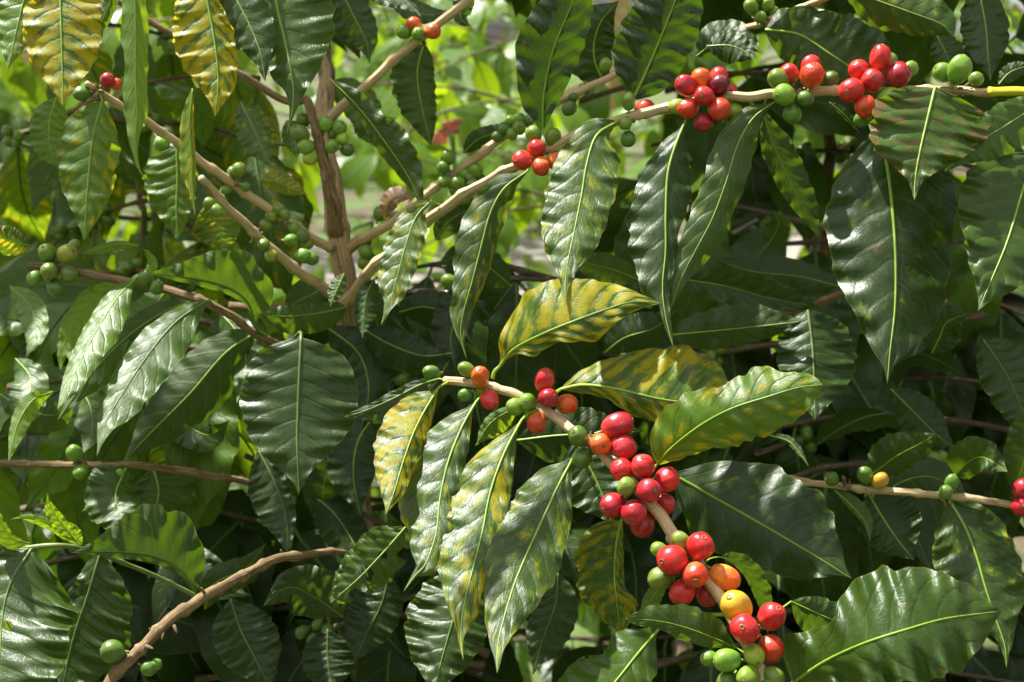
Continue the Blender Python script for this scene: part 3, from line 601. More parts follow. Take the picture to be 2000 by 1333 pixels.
TL(b6, [(2020, 300), (1995, 380), (1968, 470), (1935, 550), (1910, 608)], [.06, 70, .18, 110, .35, 118, .55, 96, .72, 62, .86, 26, .95, 6], [.1, 60, .35, 95, .6, 85, .8, 50, .93, 12], [.90, .84], y=.0, g=.32, fa=-.1, fb=.05, rib=1.9, c=.15, label='glossy ribbed leaf at the right edge')
TL(b6, [(1488, 215), (1518, 300), (1556, 380), (1598, 462)], [.1, 14, .35, 28, .6, 26, .85, 12], [.1, 16, .35, 38, .6, 36, .85, 22], [.96, .97], y=.05, g=.25, under=True, wave=1.5, pet=[(1500, 187, .936)])
TL(b6, [(1950, 165), (1975, 140), (2020, 125)], 18, 16, [.93, .93], g=.15)
TL(b6, [(1620, 200), (1650, 225), (1680, 262)], 6, 10, [.94, .94], g=.15)
cherries(b6, (1070, 295, .975), [(1020, 313, 20, 'r', -.2), (1048, 290, 18, 'r', 0), (1057, 325, 18, 'q', -.5), (1083, 315, 17, 'o', .4), (1042, 262, 17, 'g', .6), (1080, 268, 16, 'g', .4)], sub=False)
cherries(b6, (1240, 228, .957), [(1228, 198, 15, 'g', 0, 1, (0, 1, .2)), (1260, 214, 20, 'r', 1.4), (1222, 240, 12, 'g', .3), (1227, 272, 14, 'G', 1.5)], sub=False)
cherries(b6, (1378, 197, .942), [(1340, 168, 21, 'R', .1), (1369, 153, 20, 'o', .5), (1403, 149, 19, 'r', 1.0), (1405, 168, 21, 'p', -.1), (1376, 188, 20, 'r', -1.2), (1345, 211, 21, 'q', 0), (1405, 214, 23, 'q', -.7),
    (1374, 240, 19, 'R', -.2), (1434, 217, 14, 'l', 1.2), (1406, 242, 14, 'G', 1.2), (1425, 176, 14, 'r', 1.6), (1322, 208, 14, 'l', 1.4)], sub=False)
cherries(b6, (1556, 185, .933), [(1541, 145, 20, 'r', .4), (1583, 130, 20, 'r', .8), (1585, 148, 24, 'q', -.4), (1520, 154, 20, 'g', 0), (1532, 185, 22, 'g', -.9), (1573, 192, 17, 'G', -.8), (1622, 155, 16, 'G', .6), (1547, 223, 19, 'G', 0)], sub=False)
cherries(b6, (1695, 180, .925), [(1719, 114, 22, 'r', 0, 1), (1678, 138, 21, 'r', .4), (1704, 157, 23, 'r', -.5), (1663, 177, 25, 'r', -.6), (1753, 147, 25, 'R', -.1), (1691, 209, 23, 'q', -.7), (1777, 136, 16, 'g', 1.0), (1736, 190, 20, 'l', -.2, 1, (1, .2, .3)), (1682, 234, 16, 'G', .8), (1737, 118, 14, 'g', 1.4)], sub=False)
cherries(b6, (1880, 178, .915), [(1842, 142, 20, 'g', .2), (1874, 136, 25, 'g', -.5, 1, (.3, .9, .3)), (1906, 155, 15, 'g', .5)], sub=False)
cherries(b5, (885, 340, 1.083), [(875, 308, 14, 'g'), (866, 328, 12, 'G', -.5), (868, 354, 11, 'g', -.5), (880, 356, 11, 'g'), (894, 358, 15, 'g', -.6), (906, 342, 12, 'g', .3), (929, 334, 15, 'g'), (918, 350, 11, 'G', -.3), (922, 362, 12, 'g', -.6), (905, 388, 14, 'G'), (938, 352, 11, 'G', .5), (890, 372, 12, 'g', .2)], sub=False)
cherries(b5, (1005, 252, 1.068), [(985, 252, 12, 'G'), (996, 238, 11, 'g', .4), (1013, 234, 12, 'g', .2), (1014, 250, 13, 'g', -.5), (972, 266, 11, 'G'), (1030, 238, 11, 'G', .4), (1000, 262, 11, 'g', -.6)], sub=False)
cherries(b5, (1140, 178, 1.058), [(1112, 212, 13, 'G'), (1182, 128, 12, 'g', 0, 1), (1120, 190, 9, 'G')], sub=False)
cherries(b5, (715, 470, 1.12), [(742, 418, 12, 'g', 0), (715, 492, 13, 'g', 0), (711, 514, 12, 'g', .4), (773, 425, 11, 'g', .2), (725, 505, 9, 'G', 1)], sub=False)
cherries(b3, (630, 288, 1.10), [(592, 235, 12, 'G', .5), (587, 262, 18, 'g', 0), (598, 287, 16, 'g', -.3), (607, 307, 16, 'l', .4), (635, 243, 14, 'g', .2), (662, 252, 14, 'g', .4), (648, 286, 15, 'g', -.8), (668, 272, 12, 'l', .3), (678, 293, 12, 'G', .3), (615, 290, 10, 'g', 1), (650, 262, 9, 'g', .4)], sub=False)
cherries(b4, (822, 78, 1.08), [(809, 50, 16, 'o', 0), (790, 62, 14, 'g', .2), (845, 62, 16, 'o', -.4), (817, 67, 12, 'g', -.8)], sub=False)
cherries(b1, (192, 178, .985), [(210, 158, 15, 'R', -.2), (226, 165, 12, 'o', .8), (160, 183, 15, 'G', .4, 1)], sub=False)
cherries(b1, (455, 358, 1.07), [(467, 332, 13, 'g'), (454, 338, 10, 'g', .6), (316, 281, 14, 'g', .5), (480, 365, 9, 'G'), (440, 372, 9, 'g')], sub=False)
cherries(b1, (548, 425, 1.095), [(545, 410, 12, 'g'), (556, 420, 11, 'g', -.5), (531, 424, 11, 'g', -.3), (520, 440, 12, 'g'), (575, 445, 11, 'g'), (590, 460, 13, 'G'), (600, 475, 11, 'g', .5)], sub=False)
cherries(b2, (500, 460, 1.035), [(422, 412, 12, 'g', .8), (408, 398, 11, 'g', .8), (515, 478, 11, 'g'), (530, 500, 12, 'l', .4), (568, 470, 12, 'g', 1), (592, 500, 14, 'g', .8), (608, 505, 12, 'G', 1)], sub=False)
# hanging leaves, upper left
UL = thing('coffee_branch', P(330, -160, .82), 'coffee branch hanging yellow, dark veined leaves into the top left corner', 'branch')
stem(UL, [(-120, -140, .80, 9), (60, -95, .80, 9), (260, -70, .79, 9), (430, -62, .82, 9), (600, -60, .85, 9), (760, -90, .88, 9)], 'stem')
leaf(UL, [(75, -75), (50, -10), (32, 60), (15, 137)], [.1, 30, .4, 60, .7, 40, .9, 12], [.1, 30, .3, 62, .55, 55, .75, 28, .9, 10], [.80, .78], y=.25, g=.85)
leaf(UL, [(118, -70), (118, 0), (120, 75), (122, 150), (123, 208)], [.06, 25, .2, 55, .4, 76, .58, 72, .74, 52, .88, 22], [.06, 30, .2, 72, .4, 82, .58, 76, .74, 55, .88, 24, .95, 5], [.79, .765], y=1.0, g=.5, rust=.5, fa=.1, fb=.1, c=.1, rib=.7, label='orange yellow leaf with green veins')
leaf(UL, [(262, -60), (264, 50), (264, 150), (267, 225), (263, 280), (272, 330), (291, 358)], [.1, 22, .3, 28, .45, 20, .6, 27, .75, 16, .86, 5], [.1, 20, .3, 26, .5, 24, .65, 22, .76, 10, .86, 4], [.74, .73], y=.25, g=.95, fa=.5, fb=.7, c=.2, wave=1.5, rib=.4, under=True, label='narrow folded pale green leaf', rust=.2)
leaf(UL, [(392, -60), (408, 20), (420, 90), (426, 160), (420, 228)], [.08, 40, .22, 66, .42, 80, .6, 72, .78, 42, .92, 12], [.08, 15, .22, 22, .42, 38, .6, 42, .78, 34, .92, 12], [.79, .77], y=.95, g=.6, fa=.15, fb=.4, rust=.2, wave=1.4, label='yellow leaf with dark veins')
leaf(UL, [(532, -60), (540, 10), (556, 80), (570, 150), (572, 205), (560, 262)], [.08, 22, .25, 42, .45, 54, .62, 42, .76, 14, .88, 4], [.06, 50, .2, 108, .4, 104, .55, 76, .68, 42, .8, 14, .9, 5], [.84, .81], y=.15, g=.38, fa=.1, fb=.1, rib=.8, label='broad green leaf')
leaf(UL, [(430, -60), (462, 0), (492, 60), (510, 110), (518, 160)], [.1, 30, .35, 52, .6, 42, .85, 14], [.1, 35, .35, 52, .6, 44, .85, 14], [.82, .80], g=.2)
leaf(UL, [(700, -60), (740, -20), (790, 0), (824, 34)], 26, 24, [.86, .84], g=.2, fa=-.2, fb=-.2)
leaf(UL, [(640, -60), (612, -25), (588, 5), (560, 20)], 26, 24, [.86, .84], g=.2, fa=-.2, fb=-.2)
leaf(UL, [(210, -60), (215, 0), (195, 55), (198, 100)], 12, 16, [.80, .80], y=.2, g=.5)
# leaves of the tree on its left branches
TL(b1, [(200, 196), (182, 265), (173, 345), (168, 410), (165, 470)], [.08, 34, .2, 56, .38, 66, .56, 58, .72, 40, .86, 18], [.08, 22, .2, 46, .38, 56, .56, 52, .72, 42, .86, 22], [.985, .97], y=.42, g=.75, fa=.1, fb=.1, label='yellow green spotted leaf', pet=[(192, 178, .985)])
TL(b1, [(110, 190), (96, 240), (98, 290), (118, 335)], 38, 44, [1.0, 1.0], y=.1, g=.8)
TL(b1, [(345, 288), (346, 350), (344, 405), (346, 468)], [.1, 50, .3, 68, .55, 58, .8, 28], [.1, 26, .3, 40, .55, 36, .8, 22], [1.05, 1.04], y=.35, g=.7, pet=[(330, 270, 1.03)])
TL(b1, [(376, 174), (370, 240), (374, 310), (376, 370), (382, 424)], [.1, 10, .35, 20, .6, 24, .8, 8], [.1, 5, .35, 9, .6, 8, .8, 4], [.96, .95], y=.7, g=.9, wave=1.8, fa=.8, fb=.8)
TL(b2, [(400, 400), (420, 430), (430, 460), (435, 500)], 52, 45, [1.1, 1.1], y=.5, g=.75)
TL(b3, [(470, 200), (490, 240), (510, 285), (530, 330)], 36, 36, [1.15, 1.12], y=.45, g=.45)
TL(b3, [(560, 235), (575, 270), (580, 310)], 24, 30, [1.16, 1.14], y=.1, g=.6)
TL(b3, [(505, 350), (540, 355), (575, 370), (602, 382)], 18, 22, [1.12, 1.11], y=.75, g=.8)
TL(b3, [(645, 155), (698, 208), (750, 275), (800, 350), (826, 412)], [.1, 4, .3, 12, .5, 22, .7, 18, .88, 6], [.08, 12, .2, 26, .35, 30, .5, 44, .68, 40, .85, 20], [1.02, 1.0], g=.3, fa=.8, fb=-.5, wave=1.5, rib=.7, label='folded grey green leaf')
TL(b4, [(828, 85), (815, 140), (822, 200), (842, 285)], [.06, 20, .2, 48, .4, 52, .6, 44, .8, 24], [.06, 16, .2, 32, .4, 34, .6, 30, .8, 20], [1.10, 1.10], g=.3, y=.15, under=True, wave=1.3)
TL(b4, [(660, -30), (690, 30), (715, 80), (722, 125)], 40, 36, [1.1, 1.1], g=.25)
TL(b4, [(900, -40), (905, 0), (900, 35), (922, 55)], 20, 22, [1.1, 1.1], g=.3)
TL(b4, [(760, -10), (800, 20), (840, 30), (880, 20)], 20, 24, [1.12, 1.1], g=.3)
TL(b4, [(640, 160), (690, 195), (730, 240), (778, 230)], 32, 40, [1.16, 1.15], y=.3, g=.65)
TL(b4, [(700, 215), (722, 250), (735, 290)], 30, 36, [1.17, 1.15], y=.35, g=.8)
TL(b5, [(905, 300), (930, 275), (960, 262), (1000, 240)], 20, 20, [1.12, 1.1], g=.25)
TL(b5, [(1180, 165), (1160, 110), (1170, 50), (1210, 0)], 40, 60, [1.07, 1.05], g=.22)
dl = TL(b5, [(752, 432), (756, 402), (774, 384), (806, 386)], [.1, 8, .4, 18, .7, 14], [.1, 6, .4, 17, .7, 20], [1.07, 1.05], wave=1.4, rib=.4, fa=-.5, fb=.7, mat=M_DRY, label='curled dry brown leaf')
TL(b5, [(850, 470), (880, 430), (920, 410), (970, 400)], 30, 30, [1.1, 1.08], g=.2)
TL(b7, [(678, 600), (622, 612), (562, 618), (508, 614)], [.1, 14, .4, 22, .7, 22, .9, 10], [.1, 22, .3, 36, .6, 38, .85, 20], [1.08, 1.04], g=.35, rib=.5)
TL(b7, [(640, 560), (610, 575), (580, 590), (550, 610)], 35, 30, [1.12, 1.1], g=.3)
TL(b7, [(672, 535), (660, 562), (650, 585), (645, 600)], 18, 14, [1.06, 1.05], y=.1, g=.5, rust=.5)
TL(b5, [(730, 545), (715, 580), (710, 620), (708, 662)], 20, 28, [1.08, 1.06], g=.3)
TL(b5, [(780, 560), (740, 570), (735, 610), (738, 640)], 16, 20, [1.1, 1.08], g=.3)

# ================================================================ left, lower left and right branches
LB = thing('coffee_branch', P(55, 520, 1.0), 'coffee branch at the left with six green cherries and glossy leaves drooping below it', 'branch')
stem(LB, [(55, 520, 1.0, 8), (120, 526, 1.0, 8), (220, 545, .99, 8.5), (300, 560, .99, 8.5), (400, 590, .99, 8.5), (460, 622, 1.0, 8), (512, 660, 1.02, 8), (600, 700, 1.08, 8)], 'stem', M_BROWN)
cherries(LB, (105, 524, 1.0), [(93, 495, 18, 'g', .1), (131, 496, 20, 'l', -.2), (96, 530, 18, 'g', -.7), (135, 537, 17, 'g', -.2), (68, 543, 15, 'g', .3), (109, 562, 18, 'G', .2), (145, 480, 12, 'g', 1.2)])
cherries(LB, (300, 558, .99), [(284, 547, 16, 'G', -.2), (306, 562, 15, 'G', -.5), (270, 548, 12, 'g', .5)])
leaf(LB, [(496, 632), (484, 592), (445, 562), (380, 545), (290, 534)], [.08, 30, .2, 66, .38, 78, .5, 66, .65, 44, .82, 20, .93, 8], [.1, 4, .3, 12, .5, 14, .75, 10], [1.0, .95], g=.35, under=True, fa=.0, fb=.2, rib=.6, dull=True, pet=[(520, 656, 1.02), (505, 648, 1.01)], label='broad leaf showing its dull green underside')
leaf(LB, [(264, 546), (232, 578), (192, 640), (155, 710), (112, 800)], [.06, 10, .2, 22, .4, 24, .6, 22, .8, 16, .93, 6], [.06, 12, .2, 34, .4, 44, .6, 34, .8, 26, .93, 8], [.98, .88], g=.7, fa=.5, fb=-.6, c=.4, wave=1.2, rib=.8, pet=[(280, 556, .99)], label='bright glossy leaf')
leaf(LB, [(232, 548), (180, 588), (140, 640), (120, 690), (118, 725)], [.1, 12, .3, 26, .6, 22, .85, 8], [.1, 16, .3, 34, .6, 30, .85, 12], [1.01, .98], g=1.0, y=.15, under=True, wave=1.8)
leaf(LB, [(408, 586), (345, 628), (292, 690), (245, 760), (205, 830), (189, 892)], [.06, 10, .2, 26, .4, 38, .6, 36, .78, 22, .92, 6], [.06, 14, .18, 46, .35, 58, .52, 52, .7, 44, .84, 20, .94, 5], [.98, .88], g=.45, fa=.35, fb=-.3, c=.1, rib=.8, dull=True, pet=[(420, 600, .99)], label='large smooth green leaf')
leaf(LB, [(395, 580), (310, 615), (235, 670), (170, 740), (112, 822)], [.1, 14, .35, 26, .6, 24, .85, 12], [.1, 20, .35, 46, .6, 44, .85, 16], [1.02, .96], g=.3, under=True, holes=.5)
leaf(LB, [(104, 765), (64, 782), (34, 830), (16, 902)], [.1, 8, .35, 18, .65, 12], [.1, 10, .35, 24, .65, 20, .88, 8], [.97, .93], g=.95, under=True)
leaf(LB, [(588, 660), (585, 720), (582, 790), (580, 860), (582, 920), (584, 968)], [.03, 40, .1, 82, .22, 104, .42, 113, .6, 98, .74, 64, .86, 26, .94, 7], [.03, 40, .1, 84, .22, 108, .42, 118, .6, 98, .74, 62, .86, 24, .94, 7],
     [.93, .90], g=.16, fa=.0, fb=.1, c=.1, rib=.55, wave=.6, pet=[(560, 680, 1.04), (585, 650, .96)], label='broad blue green leaf hanging straight down', dull=True)
leaf(LB, [(60, 480), (20, 470), (-30, 445)], 26, 30, [1.0, .98], y=.55, g=.3)
leaf(LB, [(270, 480), (230, 478), (180, 490), (150, 500)], 8, 12, [1.0, 1.0], g=.9)
leaf(LB, [(275, 555), (300, 520), (290, 495), (276, 485)], 8, 12, [.98, .98], g=1.0)
leaf(LB, [(500, 650), (440, 690), (370, 770), (290, 850), (240, 905)], [.1, 30, .4, 56, .7, 44, .9, 14], [.1, 30, .4, 62, .7, 44, .9, 14], [1.06, 1.02], g=.12, under=True)
leaf(LB, [(500, 650), (450, 650), (425, 700), (428, 750)], 38, 30, [1.12, 1.1], g=.3, fa=-.3)

for (pts, w_, dd, gg) in (([(30, 700), (60, 740), (50, 800), (20, 850)], 40, 1.06, .5), ([(330, 560), (300, 600), (262, 640), (238, 700)], 34, 1.04, .7), ([(120, 735), (170, 780), (180, 840), (160, 890)], 42, 1.1, .5),
                          ([(430, 610), (470, 660), (480, 720), (462, 790)], 40, 1.09, .45), ([(0, 770), (50, 800), (110, 810), (150, 770)], 38, 1.08, .4), ([(300, 800), (360, 830), (410, 850), (450, 820)], 40, 1.1, .35),
                          ([(20, 560), (60, 600), (70, 650), (50, 700)], 30, 1.12, .9), ([(210, 600), (160, 640), (150, 690), (170, 740)], 28, 1.08, .9)):
    leaf(LB, pts, w_, w_ * .9, [dd, dd - .06], g=gg, y=.05, fa=RND.uniform(-.5, .6), fb=RND.uniform(-.5, .5))
LS = thing('coffee_branch', P(-30, 908, 1.02), 'thin level coffee branch entering from the left edge below the drooping leaves', 'branch')
stem(LS, [(-60, 906, 1.0, 7), (100, 908, 1.0, 7), (180, 910, 1.0, 7), (260, 908, 1.01, 7), (350, 920, 1.03, 7.5), (430, 932, 1.05, 7), (500, 948, 1.09, 6.5), (560, 975, 1.15, 6)], 'stem', M_BROWN, node_px=80)
cherries(LS, (160, 908, 1.0), [(146, 886, 16, 'g', .1, 1), (158, 922, 15, 'g', -.3, 1), (235, 925, 10, 'g'), (222, 920, 8, 'g')])
leaf(LS, [(246, 915), (226, 965), (236, 1005), (246, 1040)], [.1, 45, .35, 60, .65, 58, .85, 40], [.1, 25, .35, 42, .65, 44, .85, 24], [1.0, .96], g=.3, fa=-.2, fb=.2)
leaf(LS, [(300, 915), (310, 960), (300, 1010)], 60, 75, [1.06, 1.05], g=.35, y=.3, under=True)
leaf(LS, [(195, 930), (180, 980), (160, 1000)], 16, 20, [1.03, 1.02], g=.8, y=.2)

LL = thing('coffee_branch', P(-20, 1060, .84), 'leafy green shoot in the lower left corner with small bright new leaves', 'branch')
stem(LL, [(-60, 1085, .88, 6), (40, 1072, .88, 6), (120, 1066, .88, 5), (200, 1085, .90, 4.5), (290, 1120, .92, 4.5), (390, 1168, .94, 4.5)], 'stem', M_GREENSTEM)
leaf(LL, [(62, 1072), (25, 1130), (6, 1195), (0, 1280), (-6, 1400)], [.05, 40, .2, 75, .45, 100, .7, 80], [.04, 62, .12, 118, .25, 148, .4, 138, .55, 132, .7, 128, .86, 70], [.84, .78], g=.2, fb=-.05, rib=.8, wave=.9, cuts=((17, 1224, 9), (144, 1172, 4)), dull=True, label='large leaf with an insect hole')
leaf(LL, [(196, 1080), (172, 1160), (142, 1250), (120, 1350)], [.1, 20, .4, 40, .8, 30], [.06, 30, .2, 74, .4, 100, .65, 112, .85, 70], [.88, .86], g=.12, rib=.7, dull=True)
leaf(LL, [(384, 1160), (352, 1112), (300, 1086), (230, 1078), (140, 1080)], [.08, 24, .2, 62, .34, 96, .48, 100, .6, 78, .74, 44, .88, 16], [.1, 8, .35, 16, .6, 14, .85, 6], [.90, .86], g=.12, under=True, fa=0, rib=.6, dull=True, label='broad leaf seen from its dull green underside')
leaf(LL, [(150, 1058), (118, 1020), (98, 990), (92, 962)], 12, 18, [.86, .85], g=1.0, fa=-.4, fb=-.4)
leaf(LL, [(155, 1065), (100, 1025), (50, 1010), (20, 1015)], 10, 12, [.86, .85], g=1.0)
leaf(LL, [(160, 1065), (140, 1040), (120, 1030), (100, 1028)], 16, 12, [.87, .86], g=.9)
leaf(LL, [(60, 1062), (20, 1050), (-10, 1000), (-30, 950)], 10, 24, [.84, .82], g=.6)

BR = thing('coffee_branch', P(200, 1345, .84), 'bare knobbly brown branch rising from the bottom edge at the lower left', 'branch')
stem(BR, [(165, 1400, .83, 13), (205, 1345, .84, 12), (262, 1280, .85, 11.5), (330, 1215, .86, 11), (400, 1165, .88, 10.5), (480, 1117, .91, 9.5), (560, 1090, .94, 8.5), (640, 1080, .98, 6.5), (700, 1085, 1.02, 5), (770, 1100, 1.06, 4)], 'stem', M_BROWN, 12, swell=.38, node_px=62, lump=.1)
for (x, y, x2, y2, dd) in ((340, 1222, 346, 1238, .855), (318, 1235, 316, 1250, .855), (470, 1118, 475, 1138, .905), (285, 1262, 300, 1268, .85), (400, 1160, 392, 1148, .878), (300, 1238, 292, 1228, .86), (555, 1088, 548, 1074, .94)):
    stem(BR, [(x, y, dd, 3.5), ((x + x2) / 2, (y + y2) / 2, dd - .002, 3), (x2, y2, dd - .003, 1.6)], 'spur', M_BROWN, 6, swell=0, seg=5)
cherries(BR, (252, 1285, .85), [(219, 1272, 23, 'G', 0, 0, (-1, .1, .3)), (290, 1306, 15, 'G', .8), (305, 1298, 12, 'G', .9)])

RB = thing('coffee_branch', P(1560, 940, 1.0), 'thin level branch at the right with few green, one yellow and two deep red cherries', 'branch')
stem(RB, [(1540, 935, 1.02, 6), (1600, 944, 1.01, 6.5), (1660, 952, 1.0, 7), (1720, 958, .99, 7.5), (1780, 963, .98, 7), (1860, 970, .97, 7), (1930, 979, .96, 7), (2060, 998, .95, 7)], 'stem')
cherries(RB, (1650, 950, 1.0), [(1625, 936, 15, 'G', 0)]); cherries(RB, (1700, 955, .995), [(1690, 929, 16, 'G', .2, 1), (1719, 939, 16, 'm', -.3)])
cherries(RB, (1850, 969, .97), [(1847, 962, 15, 'G', -.6), (1858, 943, 14, 'G', .4, 1)]); cherries(RB, (1985, 985, .955), [(1998, 956, 21, 'R', 0), (1993, 990, 19, 'R', -.4)])
leaf(RB, [(1856, 980), (1885, 1030), (1908, 1090), (1925, 1150), (1945, 1210), (1962, 1260), (1966, 1306)], [.05, 34, .15, 66, .3, 84, .45, 88, .6, 74, .72, 36, .84, 12, .93, 5], [.05, 30, .15, 60, .3, 76, .5, 80, .65, 66, .78, 34, .9, 10], [.97, .92], g=.2, y=.3, rib=.8, fa=.1, fb=.2, label='dark leaf with a yellow stained tip')
leaf(RB, [(1697, 965), (1720, 1005), (1750, 1050), (1785, 1095)], [.08, 24, .3, 52, .6, 46, .85, 18], [.08, 30, .3, 68, .6, 66, .85, 26], [1.01, .98], g=.08, rib=1.2)
leaf(RB, [(1704, 926), (1750, 892), (1795, 868), (1830, 848)], [.1, 26, .35, 34, .7, 30], [.1, 34, .35, 46, .7, 30], [1.02, .98], g=.2, fa=-.2, rib=1.2)
leaf(RB, [(1866, 930), (1895, 900), (1925, 895), (1968, 922)], [.1, 24, .4, 32, .7, 22], [.1, 38, .4, 44, .7, 26], [1.0, .94], g=.25, fa=-.5, fb=-.4, rib=1.6)
leaf(RB, [(1630, 958), (1660, 985), (1690, 1020), (1700, 1060)], 8, 20, [1.0, .98], g=.5, y=.1)
leaf(RB, [(1980, 960), (2000, 900), (2015, 830), (2030, 770)], 40, 44, [.96, .94], g=.22)
leaf(RB, [(1700, 985), (1765, 940), (1830, 935), (1900, 990)], 45, 40, [1.06, 1.04], g=.2, fa=-.3, rib=1.4)

TR = thing('coffee_branch', P(1490, 45, 1.0), 'short branch with green cherries only, at the top edge right of centre', 'branch')
stem(TR, [(1440, 60, 1.02, 6), (1500, 42, 1.0, 7), (1560, 18, .98, 7), (1620, -8, .96, 7), (1720, -50, .94, 7)], 'stem')
cherries(TR, (1490, 40, 1.0), [(1467, 14, 15, 'g', -.2), (1485, 34, 13, 'g', -.4), (1500, 8, 13, 'g', .2), (1478, -6, 13, 'G', .6), (1512, 22, 9, 'g', .8)])
leaf(TR, [(1360, 110), (1400, 82), (1450, 80), (1490, 105)], 32, 40, [1.03, 1.0], g=.18, rib=1.3)
leaf(TR, [(1910, -30), (1925, 50), (1930, 110), (1935, 160)], 50, 46, [1.02, 1.0], g=.15, rib=1.7)
leaf(TR, [(1830, 70), (1850, 110), (1862, 150)], 30, 36, [1.06, 1.05], g=.3)

CB = thing('coffee_branch', P(1650, 600, 1.05), 'shaded coffee branch with broad dark leaves right of and behind the yellow blotched leaves', 'branch')
stem(CB, [(1250, 700, 1.12, 7), (1400, 660, 1.1, 7), (1580, 600, 1.06, 7), (1700, 560, 1.05, 7), (1850, 590, 1.05, 7)], 'stem', M_BROWN)
leaf(CB, [(1330, 545), (1420, 560), (1500, 582), (1600, 600)], [.1, 20, .35, 34, .7, 26], [.1, 20, .35, 40, .7, 34], [1.06, 1.03], g=.2, fa=-.3, fb=-.3, rib=2.4, label='ribbed leaf with silvery sheen')
leaf(CB, [(1305, 655), (1380, 648), (1460, 640), (1565, 628)], [.1, 20, .35, 38, .7, 28], [.1, 24, .35, 44, .6, 48, .82, 28], [1.03, 1.0], g=.25, wave=1.5)
leaf(CB, [(1578, 606), (1586, 670), (1590, 735), (1592, 822)], [.06, 34, .2, 62, .45, 70, .7, 56, .88, 20], [.06, 34, .2, 70, .45, 84, .7, 64, .88, 24], [1.02, .98], g=.15, rib=.9, dull=True)
leaf(CB, [(1820, 690), (1835, 660), (1850, 630), (1895, 610)], 40, 46, [1.1, 1.08], g=.12, rib=2)
leaf(CB, [(1920, 664), (1958, 720), (1988, 780), (2010, 850)], [.1, 30, .35, 52, .7, 44], [.1, 34, .35, 66, .7, 44], [1.0, .98], g=.15, dull=True)
leaf(CB, [(1250, 548), (1200, 528), (1150, 515), (1100, 500)], 28, 30, [1.1, 1.08], g=.35, under=True)
leaf(CB, [(1640, 560), (1560, 540), (1470, 530), (1380, 500)], 34, 30, [1.12, 1.1], g=.15)
leaf(CB, [(1180, 690), (1220, 660), (1280, 640), (1330, 600)], 36, 40, [1.12, 1.08], g=.12)
leaf(CB, [(1500, 850), (1540, 862), (1565, 890), (1580, 912)], 6, 10, [1.0, .98], g=.2)
leaf(CB, [(1740, 760), (1780, 800), (1830, 850), (1870, 880)], 36, 40, [1.08, 1.05], g=.1)
leaf(CB, [(1500, 480), (1520, 440), (1510, 410)], 26, 26, [1.12, 1.1], g=.3)

MB = thing('coffee_branch', P(760, 1100, 1.0), 'shaded coffee branch with an insect torn leaf, left of the yellow blotched leaves', 'branch')
stem(MB, [(480, 890, 1.16, 6), (620, 960, 1.14, 6), (760, 1030, 1.12, 6), (900, 1100, 1.08, 6), (1050, 1180, 1.06, 6)], 'stem', M_DARKSTEM)
leaf(MB, [(792, 1030), (748, 1080), (700, 1130), (645, 1178)], [.08, 22, .22, 50, .4, 52, .6, 50, .8, 34, .93, 14], [.08, 26, .25, 44, .45, 48, .65, 40, .85, 26], [.95, .92], g=.42, fa=.0, fb=.1, cuts=((712, 1122, 17), (748, 1086, 9), (702, 1168, 20), (672, 1108, 4), (790, 1082, 12)), wave=1.2, label='leaf torn and holed by insects')
leaf(MB, [(670, 1205), (612, 1165), (562, 1148), (514, 1184)], [.08, 30, .25, 62, .5, 54, .8, 16], [.08, 12, .3, 40, .55, 50, .8, 24], [.98, .96], g=.1, rib=1.8, rust=.3, dull=True)
leaf(MB, [(505, 880), (540, 950), (560, 1020), (562, 1086)], [.1, 28, .35, 58, .65, 50, .88, 16], [.1, 14, .35, 24, .65, 20, .88, 8], [1.0, .97], g=.1, dull=True)
leaf(MB, [(918, 1110), (892, 1190), (868, 1270), (845, 1360)], [.06, 34, .2, 72, .45, 92, .7, 70, .9, 22], [.06, 28, .2, 60, .45, 72, .7, 54, .9, 20], [.98, .94], g=.2, dull=True, label='broad blue grey leaf in shade')
leaf(MB, [(760, 1120), (745, 1180), (715, 1240), (690, 1300)], 55, 45, [1.06, 1.04], g=.05, dull=True)
leaf(MB, [(450, 1170), (470, 1230), (500, 1290), (530, 1350)], 60, 65, [.98, .96], g=.06, dull=True)
leaf(MB, [(640, 1230), (640, 1290), (650, 1360)], 50, 55, [1.08, 1.06], g=.06, dull=True)
leaf(MB, [(640, 1010), (630, 970), (640, 920), (660, 870)], 40, 40, [1.1, 1.08], g=.15)
leaf(MB, [(1090, 1120), (1085, 1180), (1060, 1250), (1040, 1320)], 40, 50, [1.02, 1.0], g=.12, dull=True)
leaf(MB, [(400, 1190), (420, 1140), (480, 1110), (520, 1060)], 34, 30, [1.04, 1.0], g=.15)
leaf(MB, [(1000, 560), (950, 520), (900, 500), (850, 520)], 34, 36, [1.14, 1.12], g=.15)
for (pts, w_, dd) in (([(705, 640), (760, 672), (825, 695), (885, 690)], 42, 1.1), ([(640, 640), (700, 690), (720, 760), (705, 840)], 52, 1.11), ([(740, 800), (700, 860), (690, 930), (705, 1010)], 55, 1.09),
                      ([(600, 960), (650, 1000), (690, 1060), (720, 1130)], 48, 1.1), ([(880, 700), (840, 760), (780, 800), (720, 810)], 40, 1.1), ([(930, 560), (900, 600), (880, 660), (890, 720)], 44, 1.12), ([(780, 610), (830, 600), (880, 620), (930, 680)], 42, 1.13)):
    leaf(MB, pts, w_, w_ * .9, [dd, dd - .03], g=.06)
cherries(MB, (640, 1200, 1.1), [(590, 1235, 13, 'G'), (612, 1250, 14, 'G'), (640, 1232, 14, 'G'), (620, 1222, 12, 'G', .5), (655, 1250, 11, 'G', .4)])

